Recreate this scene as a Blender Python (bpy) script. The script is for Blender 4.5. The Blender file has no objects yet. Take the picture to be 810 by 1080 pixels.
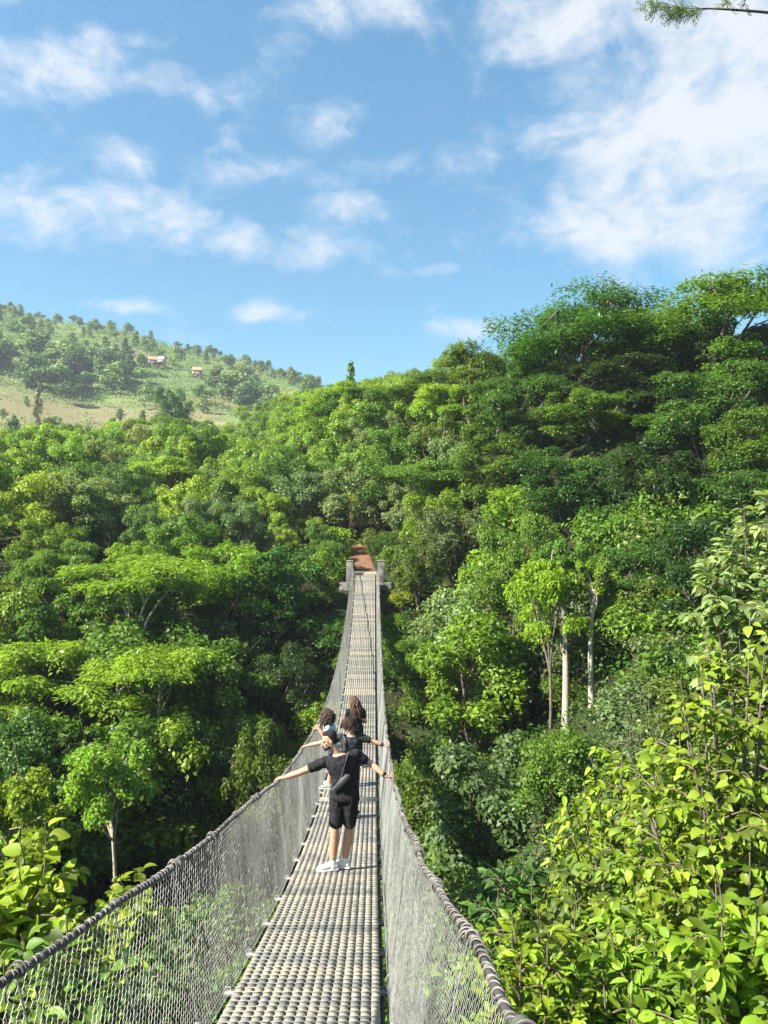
import bpy, bmesh, math, random
import numpy as np
from mathutils import Vector, Matrix

PI = math.pi
R = math.radians
C = bpy.context.scene.collection
sc = bpy.context.scene
rs = np.random.RandomState
F = 811.0                      # focal length of the photograph in its own pixels (810 x 1080)


# ------------------------------------------------------------------ mesh builder
class MB:
    """collects vertices and polygons, then links them as ONE mesh object"""
    def __init__(self):
        self.v = []; self.n = 0; self.loops = []; self.sizes = []; self.attr = []

    def add(self, verts, faces, tint=None):
        verts = np.asarray(verts, dtype=np.float32).reshape(-1, 3)
        faces = np.asarray(faces, dtype=np.int32)
        self.v.append(verts)
        self.loops.append((faces + self.n).ravel())
        self.sizes.append(np.full(len(faces), faces.shape[1], dtype=np.int32))
        t = np.zeros(len(verts), dtype=np.float32) if tint is None else np.broadcast_to(np.asarray(tint, dtype=np.float32), (len(verts),))
        self.attr.append(t)
        self.n += len(verts)

    def box(self, c, s, rot=None, tint=None):
        d = np.array([[-1,-1,-1],[1,-1,-1],[1,1,-1],[-1,1,-1],[-1,-1,1],[1,-1,1],[1,1,1],[-1,1,1]], dtype=float) * np.array(s) / 2
        if rot is not None:
            d = d @ np.array(rot.to_3x3()).T
        self.add(d + np.array(c), [[0,3,2,1],[4,5,6,7],[0,1,5,4],[1,2,6,5],[2,3,7,6],[3,0,4,7]], tint)

    def tube(self, pts, rad, sides=6, cap=True, tint=None):
        pts = np.asarray(pts, dtype=float); n = len(pts)
        rad = np.broadcast_to(np.asarray(rad, dtype=float), (n,))
        t = np.gradient(pts, axis=0); t /= np.maximum(np.linalg.norm(t, axis=1, keepdims=True), 1e-9)
        ref = np.array([0, 0, 1.0]) if abs(t[0][2]) < .8 else np.array([1.0, 0, 0])
        u = np.cross(t, ref)
        bad = np.linalg.norm(u, axis=1) < .15
        u[bad] = np.cross(t[bad], np.array([.3, .9, .2]))
        u /= np.linalg.norm(u, axis=1, keepdims=True)
        for i in range(1, n):
            w = u[i-1] - t[i] * np.dot(u[i-1], t[i]); l = np.linalg.norm(w)
            if l > 1e-6: u[i] = w / l
        w = np.cross(t, u)
        a = np.arange(sides) * 2 * PI / sides
        ring = pts[:, None, :] + rad[:, None, None] * (np.cos(a)[None, :, None] * u[:, None, :] + np.sin(a)[None, :, None] * w[:, None, :])
        i = np.arange(n - 1)[:, None] * sides; j = np.arange(sides)[None, :]; k = (j + 1) % sides
        q = np.stack([i + j, i + k, i + sides + k, i + sides + j], -1).reshape(-1, 4)
        self.add(ring.reshape(-1, 3), q, tint)
        if cap:
            self.add(ring[-1], [list(range(sides))], tint); self.add(ring[0], [list(range(sides))[::-1]], tint)

    def ellipsoid(self, c, r, seg=14, rings=9, rot=None, tint=None):
        th = np.linspace(0, PI, rings + 1)[:, None]; ph = np.arange(seg)[None, :] * 2 * PI / seg
        p = np.stack([np.sin(th) * np.cos(ph), np.sin(th) * np.sin(ph), np.cos(th) + 0 * ph], -1) * np.array(r)
        p = p.reshape(-1, 3)
        if rot is not None: p = p @ np.array(rot.to_3x3()).T
        i = np.arange(rings)[:, None] * seg; j = np.arange(seg)[None, :]; k = (j + 1) % seg
        self.add(p + np.array(c), np.stack([i + j, i + seg + j, i + seg + k, i + k], -1).reshape(-1, 4), tint)

    def loft(self, rings, sides=20, tint=None):
        """rings: (centre, right vector * rx, forward vector * ry)"""
        a = np.arange(sides) * 2 * PI / sides; V = []
        for c, u, w in rings:
            V.append(np.array(c)[None] + np.cos(a)[:, None] * np.array(u)[None] + np.sin(a)[:, None] * np.array(w)[None])
        n = len(rings)
        i = np.arange(n - 1)[:, None] * sides; j = np.arange(sides)[None, :]; k = (j + 1) % sides
        self.add(np.concatenate(V), np.stack([i + j, i + k, i + sides + k, i + sides + j], -1).reshape(-1, 4), tint)
        self.add(V[-1], [list(range(sides))], tint); self.add(V[0], [list(range(sides))[::-1]], tint)

    def mesh(self, name, mat=None, smooth=False):
        me = bpy.data.meshes.new(name)
        v = np.concatenate(self.v); lo = np.concatenate(self.loops); sz = np.concatenate(self.sizes)
        me.vertices.add(len(v)); me.vertices.foreach_set('co', v.ravel())
        me.loops.add(len(lo)); me.loops.foreach_set('vertex_index', lo)
        me.polygons.add(len(sz))
        st = np.concatenate([[0], np.cumsum(sz)[:-1]]).astype(np.int32)
        me.polygons.foreach_set('loop_start', st); me.polygons.foreach_set('loop_total', sz)
        if smooth: me.polygons.foreach_set('use_smooth', np.ones(len(sz), dtype=bool))
        at = me.attributes.new('tint', 'FLOAT', 'POINT'); at.data.foreach_set('value', np.concatenate(self.attr))
        me.update(calc_edges=True); me.validate()
        if mat: me.materials.append(mat)
        return me

    def build(self, name, mat, parent=None, smooth=False):
        o = bpy.data.objects.new(name, self.mesh(name, mat, smooth)); C.objects.link(o)
        if parent: o.parent = parent
        return o


def tag(o, label=None, cat=None, group=None, kind=None):
    if label: o['label'] = label
    if cat: o['category'] = cat
    if group: o['group'] = group
    if kind: o['kind'] = kind
    return o


def empty(name, loc=(0, 0, 0), rz=0.0):
    o = bpy.data.objects.new(name, None); C.objects.link(o)
    o.location = loc; o.rotation_euler = (0, 0, rz); o.empty_display_size = .3
    return o


# ------------------------------------------------------------------ materials
def newmat(name):
    m = bpy.data.materials.new(name); m.use_nodes = True
    return m, m.node_tree.nodes, m.node_tree.links, m.node_tree.nodes['Principled BSDF']


def plain(name, col, rough=.6, metal=0.0, noise=.25, scale=8.0, bump=0.0, spec=.4):
    m, N, L, b = newmat(name)
    tc = N.new('ShaderNodeTexCoord'); nz = N.new('ShaderNodeTexNoise'); nz.inputs['Scale'].default_value = scale; nz.inputs['Detail'].default_value = 5
    L.new(tc.outputs['Object'], nz.inputs['Vector'])
    mr = N.new('ShaderNodeMapRange'); mr.inputs['From Min'].default_value = .25; mr.inputs['From Max'].default_value = .75
    mr.inputs['To Min'].default_value = 1 - noise; mr.inputs['To Max'].default_value = 1 + noise
    L.new(nz.outputs['Fac'], mr.inputs['Value'])
    mx = N.new('ShaderNodeVectorMath'); mx.operation = 'SCALE'; mx.inputs[0].default_value = col
    L.new(mr.outputs['Result'], mx.inputs['Scale'])
    L.new(mx.outputs['Vector'], b.inputs['Base Color'])
    b.inputs['Roughness'].default_value = rough; b.inputs['Metallic'].default_value = metal
    b.inputs['Specular IOR Level'].default_value = spec
    if bump:
        bp = N.new('ShaderNodeBump'); bp.inputs['Strength'].default_value = bump; bp.inputs['Distance'].default_value = .02
        L.new(nz.outputs['Fac'], bp.inputs['Height']); L.new(bp.outputs['Normal'], b.inputs['Normal'])
    return m


def leafmat(name, transl=.38, rough=.45, spread=.45, yellow=.35):
    """leaf colour comes from the object colour; each leaf of the plant differs a little"""
    m, N, L, b = newmat(name)
    oi = N.new('ShaderNodeObjectInfo'); ge = N.new('ShaderNodeNewGeometry')
    mr = N.new('ShaderNodeMapRange'); mr.inputs['To Min'].default_value = 1 - spread; mr.inputs['To Max'].default_value = 1 + spread
    L.new(ge.outputs['Random Per Island'], mr.inputs['Value'])
    sc1 = N.new('ShaderNodeVectorMath'); sc1.operation = 'SCALE'
    L.new(oi.outputs['Color'], sc1.inputs[0]); L.new(mr.outputs['Result'], sc1.inputs['Scale'])
    wn = N.new('ShaderNodeTexWhiteNoise'); wn.noise_dimensions = '1D'; L.new(ge.outputs['Random Per Island'], wn.inputs['W'])
    ml = N.new('ShaderNodeVectorMath'); ml.operation = 'MULTIPLY'; ml.inputs[1].default_value = (1.28, 1.08, .85)
    L.new(sc1.outputs[0], ml.inputs[0])
    mf = N.new('ShaderNodeMath'); mf.operation = 'MULTIPLY'; mf.inputs[1].default_value = yellow * 2; mf.use_clamp = True
    L.new(wn.outputs['Value'], mf.inputs[0])
    mix = N.new('ShaderNodeMix'); mix.data_type = 'RGBA'
    L.new(mf.outputs[0], mix.inputs['Factor']); L.new(sc1.outputs[0], mix.inputs['A']); L.new(ml.outputs[0], mix.inputs['B'])
    # slow drift of tone through the crown
    L.new(mix.outputs['Result'], b.inputs['Base Color'])
    b.inputs['Roughness'].default_value = rough; b.inputs['Specular IOR Level'].default_value = .3
    tr = N.new('ShaderNodeBsdfTranslucent')
    tm = N.new('ShaderNodeVectorMath'); tm.operation = 'MULTIPLY'; tm.inputs[1].default_value = (1.6, 1.65, .6)
    L.new(mix.outputs['Result'], tm.inputs[0]); L.new(tm.outputs[0], tr.inputs['Color'])
    ms = N.new('ShaderNodeMixShader'); ms.inputs[0].default_value = transl
    L.new(b.outputs[0], ms.inputs[1]); L.new(tr.outputs[0], ms.inputs[2])
    L.new(ms.outputs[0], N['Material Output'].inputs['Surface'])
    return m


M_leaf = leafmat('leaf')
M_bigleaf = leafmat('broad_leaf', transl=.40, rough=.5, spread=.6, yellow=.5)
M_far = leafmat('far_leaf', transl=.2, rough=.7, spread=.35, yellow=.3)
M_bark = plain('bark', (.13, .105, .08), .9, noise=.5, scale=5, bump=.5)
M_palebark = plain('pale_bark', (.36, .32, .25), .85, noise=.4, scale=4, bump=.5)
M_wire = plain('galvanised_wire', (.44, .44, .41), .6, .3, noise=.3, scale=3)
M_rod = plain('galvanised_rod', (.24, .24, .235), .55, .4, noise=.25, scale=14)
M_rope = plain('cable_wrap', (.055, .052, .05), .8, .1, noise=.6, scale=2.2)
M_coil = plain('lashing_wire', (.17, .16, .145), .6, .25, noise=.6, scale=2.6)
M_conc = plain('weathered_concrete', (.185, .178, .16), .9, noise=.65, scale=3.4, bump=.3)
M_rock = plain('stream_rock', (.12, .10, .085), .85, noise=.5, scale=2.5, bump=.6)
M_soil = plain('red_soil', (.17, .085, .045), .95, noise=.5, scale=1.1, bump=.6)


def slatmat():
    m, N, L, b = newmat('worn_deck_slat')
    at = N.new('ShaderNodeAttribute'); at.attribute_name = 'tint'
    rp = N.new('ShaderNodeValToRGB')
    e = rp.color_ramp.elements
    e[0].position = 0; e[0].color = (.12, .117, .108, 1)
    e[1].position = 1; e[1].color = (.35, .305, .22, 1)
    for p, c in ((.3, (.19, .185, .168, 1)), (.55, (.25, .235, .20, 1)), (.8, (.305, .275, .21, 1))):
        x = e.new(p); x.color = c
    L.new(at.outputs['Fac'], rp.inputs['Fac'])
    tc = N.new('ShaderNodeTexCoord'); nz = N.new('ShaderNodeTexNoise'); nz.inputs['Scale'].default_value = 22; nz.inputs['Detail'].default_value = 6
    L.new(tc.outputs['Object'], nz.inputs['Vector'])
    mr = N.new('ShaderNodeMapRange'); mr.inputs['From Min'].default_value = .3; mr.inputs['From Max'].default_value = .7; mr.inputs['To Min'].default_value = .72; mr.inputs['To Max'].default_value = 1.2
    L.new(nz.outputs['Fac'], mr.inputs['Value'])
    vm = N.new('ShaderNodeVectorMath'); vm.operation = 'SCALE'
    L.new(rp.outputs['Color'], vm.inputs[0]); L.new(mr.outputs['Result'], vm.inputs['Scale'])
    L.new(vm.outputs[0], b.inputs['Base Color'])
    b.inputs['Roughness'].default_value = .75; b.inputs['Specular IOR Level'].default_value = .3
    bp = N.new('ShaderNodeBump'); bp.inputs['Strength'].default_value = .15; bp.inputs['Distance'].default_value = .006
    L.new(nz.outputs['Fac'], bp.inputs['Height']); L.new(bp.outputs['Normal'], b.inputs['Normal'])
    return m


M_slat = slatmat()


def groundmat():
    m, N, L, b = newmat('hillside_ground')
    tc = N.new('ShaderNodeTexCoord')
    def noise(scale, det=6, rough=.6):
        n = N.new('ShaderNodeTexNoise'); n.inputs['Scale'].default_value = scale; n.inputs['Detail'].default_value = det; n.inputs['Roughness'].default_value = rough
        L.new(tc.outputs['Object'], n.inputs['Vector']); return n
    def mixc(f, a, c):
        x = N.new('ShaderNodeMix'); x.data_type = 'RGBA'
        L.new(f, x.inputs['Factor'])
        for s, v in (('A', a), ('B', c)):
            if isinstance(v, tuple): x.inputs[s].default_value = v + (1,)
            else: L.new(v, x.inputs[s])
        return x.outputs['Result']
    def rng(src, a, c, lo=0, hi=1):
        r = N.new('ShaderNodeMapRange'); r.inputs['From Min'].default_value = a; r.inputs['From Max'].default_value = c
        r.inputs['To Min'].default_value = lo; r.inputs['To Max'].default_value = hi; L.new(src, r.inputs['Value']); return r.outputs['Result']
    sx = N.new('ShaderNodeSeparateXYZ'); L.new(tc.outputs['Object'], sx.inputs[0])
    n1 = noise(.9); n2 = noise(.028, 5); n3 = noise(.011, 4, .5); n4 = noise(.35, 6)
    floor = mixc(rng(n1.outputs['Fac'], .35, .65), (.028, .022, .014), (.03, .045, .014))
    grass = mixc(rng(n4.outputs['Fac'], .3, .7), (.10, .18, .05), (.155, .215, .07))
    dry = mixc(rng(n4.outputs['Fac'], .3, .7), (.27, .22, .11), (.20, .20, .08))
    grass = mixc(rng(n2.outputs['Fac'], .5, .62), grass, dry)
    brown = mixc(rng(n1.outputs['Fac'], .3, .7), (.19, .145, .08), (.14, .16, .065))
    fld = N.new('ShaderNodeMath'); fld.operation = 'MULTIPLY'
    L.new(rng(n3.outputs['Fac'], .5, .56), fld.inputs[0]); L.new(rng(sx.outputs['Y'], 290, 262), fld.inputs[1])
    grass = mixc(fld.outputs[0], grass, brown)
    L.new(mixc(rng(sx.outputs['Y'], 118, 140), floor, grass), b.inputs['Base Color'])
    b.inputs['Roughness'].default_value = 1; b.inputs['Specular IOR Level'].default_value = .1
    bp = N.new('ShaderNodeBump'); bp.inputs['Strength'].default_value = .6; bp.inputs['Distance'].default_value = .3
    L.new(n1.outputs['Fac'], bp.inputs['Height']); L.new(bp.outputs['Normal'], b.inputs['Normal'])
    return m


# ------------------------------------------------------------------ terrain
_yy = np.arange(-200, 1600, 1.0)
_A = np.interp(_yy, [-200, -60, -12, -2.5, 0, 4, 10, 17, 25, 31, 37, 42, 45, 52, 62, 80, 100, 120, 150, 1600],
                    [12, 4, -1.0, -1.75, -3.2, -5.5, -9.2, -12.5, -14, -12.6, -9.2, -5.2, -3.75, -3, -1.2, 2.4, 5.2, 7.6, 12.5, 12.5])
_As = np.convolve(np.pad(_A, 2, mode='edge'), np.array([1, 2, 3, 2, 1]) / 9.0, mode='valid')


def sstep(t):
    t = np.clip(t, 0, 1); return t * t * (3 - 2 * t)


def H(x, y):
    x = np.asarray(x, dtype=float); y = np.asarray(y, dtype=float)
    z = np.interp(y, _yy, _As)
    x0 = np.interp(y, [8, 25, 35, 45, 60, 80, 120], [4, 1.2, 2.4, 3.2, -4, -13, -26])
    amp = np.interp(y, [8, 18, 26, 45, 62, 80, 120, 165], [0, 5, 9, 8.5, 8, 7, 5, 0])
    z = z + amp * sstep((x - x0) / 9.5) + np.clip(.22 * (x - x0 - 9.5), 0, 7) * np.clip(amp / 8, 0, 1)
    z = z + .10 * np.clip(-x - 12, 0, 50) * np.interp(y, [0, 20, 60, 90], [0, 1, 1, 0])
    ridge = np.clip(54 - .27 * x, 22, 110)
    f = np.interp(y, [150, 190, 230, 275, 330, 392, 600, 1600], [0, .07, .19, .42, .76, 1.0, .9, .6])
    z = z + (ridge - 12.5) * f
    far = sstep((y - 130) / 100)
    z = z + far * (2.6 * np.sin(x * .031 + 1.3) * np.sin(y * .027) + 1.2 * np.sin(x * .083 + y * .05))
    z = z + (1 - far) * .35 * (np.sin(x * .7 + y * .33) * np.sin(y * .61 - x * .21)) * np.clip((np.abs(x + 1) - 1.5) / 3, 0, 1)
    return z


def px(u, v, d):
    """the place whose direction the photograph's pixel (u, v) shows, d metres out"""
    return Vector(((u - 405) / F * d, d, (540 - v) / F * d))


def axis(a, segs):
    out = [a]
    for stop, step in segs:
        while out[-1] < stop - 1e-6: out.append(min(stop, out[-1] + step))
    return np.array(out)


gx = axis(-800, [(-300, 60), (-120, 12), (-50, 4), (-26, 2), (26, .8), (50, 2), (120, 5), (300, 15), (800, 60)])
gy = axis(-150, [(-30, 20), (-6, 3), (60, .8), (120, 2), (420, 5), (600, 15), (1400, 80)])
X, Y = np.meshgrid(gx, gy); Z = H(X, Y)
nx, ny = len(gx), len(gy)
tb = MB()
i = (np.arange(ny - 1) * nx)[:, None]; j = np.arange(nx - 1)[None, :]
tb.add(np.stack([X, Y, Z], -1).reshape(-1, 3), np.stack([i + j, i + j + 1, i + nx + j + 1, i + nx + j], -1).reshape(-1, 4))
tag(tb.build('terrain', groundmat(), smooth=True), kind='structure')

# bare red earth path leading away from the far end of the bridge
pb = MB()
cl = [(-1.05, 44.6, .75), (-1.05, 46, .75), (-1.15, 48, .65), (-1.35, 50, .7), (-1.7, 52, .85), (-1.9, 54, .9), (-2.2, 56.5, .8), (-2.6, 59, .6)]
pv = []
for (cx, cy, w) in cl:
    for t in np.linspace(-1, 1, 9):
        xx = cx + t * w + .12 * math.sin(cy * 3 + t * 5)
        pv.append((xx, cy, float(H(xx, cy)) + .05 * (1 - abs(t) ** 3) + .015))
pf = [[a * 9 + c, a * 9 + c + 1, (a + 1) * 9 + c + 1, (a + 1) * 9 + c] for a in range(len(cl) - 1) for c in range(8)]
pb.add(pv, pf); tag(pb.build('dirt_path', M_soil, smooth=True), kind='structure')


# ------------------------------------------------------------------ plants: meshes
def unit(a):
    return a / np.maximum(np.linalg.norm(a, axis=-1, keepdims=True), 1e-9)


def leaves(mb, P, D, Nn, Lg, W, fold=.18, droop=.12):
    """one folded pointed leaf per row"""
    n = len(P); D = unit(D); S = unit(np.cross(Nn, D)); U = np.cross(D, S)
    Lg = np.broadcast_to(Lg, (n,))[:, None]; W = np.broadcast_to(W, (n,))[:, None]
    V = np.stack([P, P + D * Lg * .45 + S * W * .5 + U * W * fold, P + D * Lg - U * Lg * droop, P + D * Lg * .45 - S * W * .5 + U * W * fold], 1)
    k = np.arange(n)[:, None] * 4 + np.arange(4)[None]
    mb.add(V.reshape(-1, 3), k)


def bigleaves(mb, P, D, Nn, Lg, W, curl=.25, fold=.22):
    """ovate leaf with a folded midrib, a curved length and a pointed tip: ten vertices, eight faces"""
    n = len(P); D = unit(D); S = unit(np.cross(Nn, D)); U = np.cross(D, S)
    Lg = np.broadcast_to(Lg, (n,))[:, None]; W = np.broadcast_to(W, (n,))[:, None]
    def pt(t, s):
        w = {0: 0, .22: .82, .5: 1.0, .78: .62, 1: 0}[t]
        return P + D * Lg * (t - .12 * curl * t * t) + S * W * .5 * w * s + U * (abs(s) * W * .5 * w * fold * 2 - Lg * curl * t * t)
    V = np.stack([pt(0, 0)] + [pt(t, s) for t in (.22, .5, .78) for s in (-1, 0, 1)] + [pt(1, 0)], 1)
    b = (np.arange(n) * 11)[:, None]
    q = np.array([[1, 2, 5, 4], [2, 3, 6, 5], [4, 5, 8, 7], [5, 6, 9, 8]])
    t = np.array([[0, 2, 1], [0, 3, 2], [7, 8, 10], [8, 9, 10]])
    off = mb.n
    mb.add(V.reshape(-1, 3), (b[:, :, None] + q[None]).reshape(-1, 4))
    mb.loops.append(((b[:, :, None] + t[None]).reshape(-1, 3) + off).ravel().astype(np.int32))
    mb.sizes.append(np.full(n * 4, 3, dtype=np.int32))


def rdir(rng, n):
    return unit(rng.normal(size=(n, 3)))


def limb(mb, rng, a, b, r0, r1, sag=.0, k=6, sides=6, wob=1.0):
    a = np.array(a, float); b = np.array(b, float); t = np.linspace(0, 1, k)[:, None]
    ln = np.linalg.norm(b - a); off = rng.normal(size=3) * ln * .07 * wob; off2 = rng.normal(size=3) * ln * .03 * wob
    p = a + (b - a) * t + off * np.sin(t * PI) + off2 * np.sin(t * 2 * PI) + np.array([0, 0, 1]) * sag * ln * np.sin(t * PI)
    mb.tube(p, np.linspace(r0, r1, k), sides)
    return p


class Proto: pass


def finish(p, tm, cm, bark, leaf):
    p.trunk = tm.mesh('trunk', bark, True); p.crown = cm.mesh('crown', leaf, False)
    return p


def clump(cm, rng, c, r, n, L, w=.5, up=.38, flat=.92, narrow=False):
    d = rdir(rng, n); d[:, 2] = np.abs(d[:, 2]) * np.where(rng.rand(n) < .78, 1, -1)
    rad = r * (.45 + .6 * rng.rand(n) ** .6)
    # ragged clump: a few directions reach further out
    rad *= 1 + .28 * np.sin(d[:, 0] * 5 + c[0] * 3) * np.sin(d[:, 1] * 5 + c[1] * 4)
    P = c + d * rad[:, None] * np.array([1, 1, flat])
    Nn = unit(d * .55 + np.array([0, 0, up]) + rng.normal(size=(n, 3)) * .38)
    D = unit(np.cross(Nn, rdir(rng, n)) + np.array([0, 0, -.35]) + d * .35)
    Lg = L * (.65 + .7 * rng.rand(n))
    leaves(cm, P, D, Nn, Lg, Lg * w)


def broadleaf(seed, h=7.0, r=2.6, base=.22, nclump=46, nleaf=250, L=.17, w=.55, bark=None, trunk_r=.16, elo=-1.0):
    rng = rs(seed); p = Proto(); p.h, p.r = h, r; tm, cm = MB(), MB()
    cz = h * (base + (1 - base) * .5); rz = h * (1 - base) * .5
    lean = rng.normal(size=2) * .25
    top = np.array([lean[0], lean[1], h * (base + .12)])
    tr = limb(tm, rng, (0, 0, -.6), top, trunk_r, trunk_r * .55, k=8, sides=8, wob=.25 if base > .5 else 1)
    # uneven outline: a handful of lobes, each carrying its clumps
    nl = 9 + rng.randint(4)
    lob = []
    for q in range(nl):
        a = q * 2.39996 + rng.rand() * .6; e = elo + (.95 - elo) * (q + .5) / nl
        d = np.array([math.cos(a) * math.cos(e), math.sin(a) * math.cos(e), math.sin(e)])
        lob.append(np.array([lean[0], lean[1], cz]) + d * np.array([r, r, rz]) * (.52 + .22 * rng.rand()))
    for q in range(nl):
        p0 = tr[4 + rng.randint(4)] if base < .5 else tr[6 + rng.randint(2)]
        pts = limb(tm, rng, p0, lob[q], trunk_r * .42, trunk_r * .12, sag=.08)
        for _ in range(3):
            limb(tm, rng, pts[3 + rng.randint(3)], lob[q] + rng.normal(size=3) * r * .25, trunk_r * .14, trunk_r * .04, k=4, sides=4)
    for q in range(nclump):
        lc = lob[q % nl]; rr = r * (.30 + .14 * rng.rand())
        d = rdir(rng, 1)[0]; d[2] = abs(d[2]) * (1 if rng.rand() < .75 else -.7)
        c = lc + d * rr * np.array([1, 1, .8]) * (.6 + .5 * rng.rand())
        clump(cm, rng, c, r * (.12 + .12 * rng.rand()), int(nleaf * (.6 + .8 * rng.rand())), L, w)
    return finish(p, tm, cm, bark or M_bark, M_leaf)


def umbrella(seed, h=8.0, r=3.2, npad=13, nfrond=420, L=.30, bark=None, trunk_r=.15, thick=.24, fork=.45, drop=.22):
    rng = rs(seed); p = Proto(); p.h, p.r = h, r; tm, cm = MB(), MB()
    fk = np.array([rng.normal() * .3, rng.normal() * .3, h * fork])
    limb(tm, rng, (0, 0, -.6), fk, trunk_r, trunk_r * .7, k=8, sides=8)
    nm = 4; mains = []
    for q in range(nm):
        a = q * 2 * PI / nm + rng.rand() * .8
        e = np.array([math.cos(a) * r * .45, math.sin(a) * r * .45, h * (.76 + .12 * rng.rand())])
        mains.append(limb(tm, rng, fk, e, trunk_r * .6, trunk_r * .28, sag=-.06, k=7))
    for q in range(npad):
        a = q * 2.39996 + rng.rand() * .5; rr = r * math.sqrt((q + .4) / npad) * .82
        z = h * (.985 - .13 * (rr / r) ** 2 - drop * rng.rand() ** 1.5 * (rr / r + .25))
        c = np.array([math.cos(a) * rr, math.sin(a) * rr, z]); pr = r * (.25 + .16 * rng.rand())
        m = min(mains, key=lambda s: np.linalg.norm(s[-1] - c))
        limb(tm, rng, m[4 + rng.randint(3)], c + np.array([0, 0, -.08]), trunk_r * .26, trunk_r * .07, sag=-.05)
        n = nfrond
        tw = rng.rand(n) * 2 * PI; tr_ = pr * np.sqrt(rng.rand(n)) * (1 + .3 * np.sin(tw * 3 + q) + .18 * np.sin(tw * 7 + 2 * q))
        lay = rng.randint(0, 2, n)
        P = c + np.stack([np.cos(tw) * tr_, np.sin(tw) * tr_, -.10 * tr_ ** 2 / pr + rng.normal(size=n) * thick * .35 - lay * thick], -1)
        out = np.stack([np.cos(tw), np.sin(tw), -.18 * np.ones(n)], -1)
        Nn = unit(np.array([0, 0, 1.0]) + rng.normal(size=(n, 3)) * .28)
        D = unit(out + rng.normal(size=(n, 3)) * .65 * np.array([1, 1, .35]))
        Lg = L * (.6 + .7 * rng.rand(n)); leaves(cm, P, D, Nn, Lg, Lg * .36, fold=.1, droop=.15)
    return finish(p, tm, cm, bark or M_bark, M_leaf)


def shrub(seed, h=2.6, r=1.7, nclump=26, nleaf=150, L=.17, w=.5):
    rng = rs(seed); p = Proto(); p.h, p.r = h, r; tm, cm = MB(), MB()
    for q in range(nclump):
        a = rng.rand() * 2 * PI; rr = r * math.sqrt(rng.rand()) * .85; z = h * (.12 + .78 * rng.rand() * (1 - .55 * (rr / r) ** 2))
        c = np.array([math.cos(a) * rr, math.sin(a) * rr, z])
        if q % 3 == 0: limb(tm, rng, (rng.normal() * .12, rng.normal() * .12, -.3), c, .03, .008, sag=.1, sides=5)
        clump(cm, rng, c, r * (.2 + .16 * rng.rand()), int(nleaf * (.6 + .8 * rng.rand())), L, w)
    return finish(p, tm, cm, M_bark, M_leaf)


def fartree(seed, h=6.0, r=2.1, base=.2, nclump=18, nleaf=34, L=.62):
    rng = rs(seed); p = Proto(); p.h, p.r = h, r; tm, cm = MB(), MB()
    limb(tm, rng, (0, 0, -.8), (0, 0, h * .7), .14, .05, k=4, sides=5)
    for q in range(nclump):
        z = base + (1 - base) * rng.rand(); wr = math.sin(PI * min(1, .12 + .88 * (z - base) / (1 - base)) ** .8) * r
        a = rng.rand() * 2 * PI; rr = wr * math.sqrt(rng.rand()) * .8
        clump(cm, rng, np.array([math.cos(a) * rr, math.sin(a) * rr, h * z]), r * (.25 + .15 * rng.rand()), int(nleaf * (.6 + .8 * rng.rand())), L, .6)
    return finish(p, tm, cm, M_bark, M_far)


def leafy_plant(seed, h=3.0, r=1.3, stems=9, per=26, L=.19, w=.62, twig=3, droop=.5, bark=None, sway=(0, 0), upright=.55, low=.25):
    """a broad-leaved plant close by: arching stems, side twigs, every leaf with its own blade"""
    rng = rs(seed); p = Proto(); p.h, p.r = h, r; tm, cm = MB(), MB()
    def dress(pts, n, size):
        t = np.sort(rng.rand(n)) ** .8 * (len(pts) - 1)
        k = np.minimum(t.astype(int), len(pts) - 2); fr = (t - k)[:, None]
        P = pts[k] * (1 - fr) + pts[k + 1] * fr; T = unit(pts[k + 1] - pts[k])
        side = np.where(np.arange(n) % 2 == 0, 1, -1)[:, None]
        S = unit(np.cross(T, np.array([0, 0, 1.0]) + rng.normal(size=(n, 3)) * .5)) * side
        D = unit(S * .9 + T * .55 + np.array([0, 0, -droop * .6]) + rng.normal(size=(n, 3)) * .28)
        Nn = unit(np.array([-.12, -.1, 1.0]) + S * .25 + rng.normal(size=(n, 3)) * .34)
        Lg = size * (.38 + .85 * rng.rand(n)); P = P + D * .03
        bigleaves(cm, P, D, Nn, Lg, Lg * w * (.85 + .3 * rng.rand(n)), curl=.12 + droop * .3)
        for a, b in zip(P, D): pass
    for q in range(stems):
        a = q * 2.39996 + rng.rand(); rr = r * math.sqrt((q + .5) / stems)
        zt = h * (1 - (1 - upright) * (rr / r) ** 2 * (.5 + .8 * rng.rand()))
        end = np.array([math.cos(a) * rr + sway[0] * zt / h, math.sin(a) * rr + sway[1] * zt / h, zt])
        st = np.array([rng.normal() * .08, rng.normal() * .08, -.3])
        k = 14; t = np.linspace(0, 1, k)[:, None]
        mid = np.array([end[0] * .35, end[1] * .35, zt * .75])
        pts = (1 - t) ** 2 * st + 2 * t * (1 - t) * mid + t * t * end + np.sin(t * 9 + q) * .03
        tm.tube(pts, np.linspace(.022, .005, k), 6)
        k0 = int(k * low); dress(pts[k0:], per, L)
        for s in range(twig):
            i0 = rng.randint(int(k * .3), k - 2); dv = rdir(rng, 1)[0]; dv[2] = abs(dv[2]) * .5 - .1
            ln = r * (.35 + .35 * rng.rand()); e = pts[i0] + unit(dv) * ln
            tp = limb(tm, rng, pts[i0], e, .010, .003, sag=.12, k=7, sides=5)
            dress(tp[1:], int(per * .55), L * .92)
    p.trunk = tm.mesh('stem', bark or M_bark, True); p.crown = cm.mesh('leaf_canopy', M_bigleaf, True)
    return p


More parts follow.
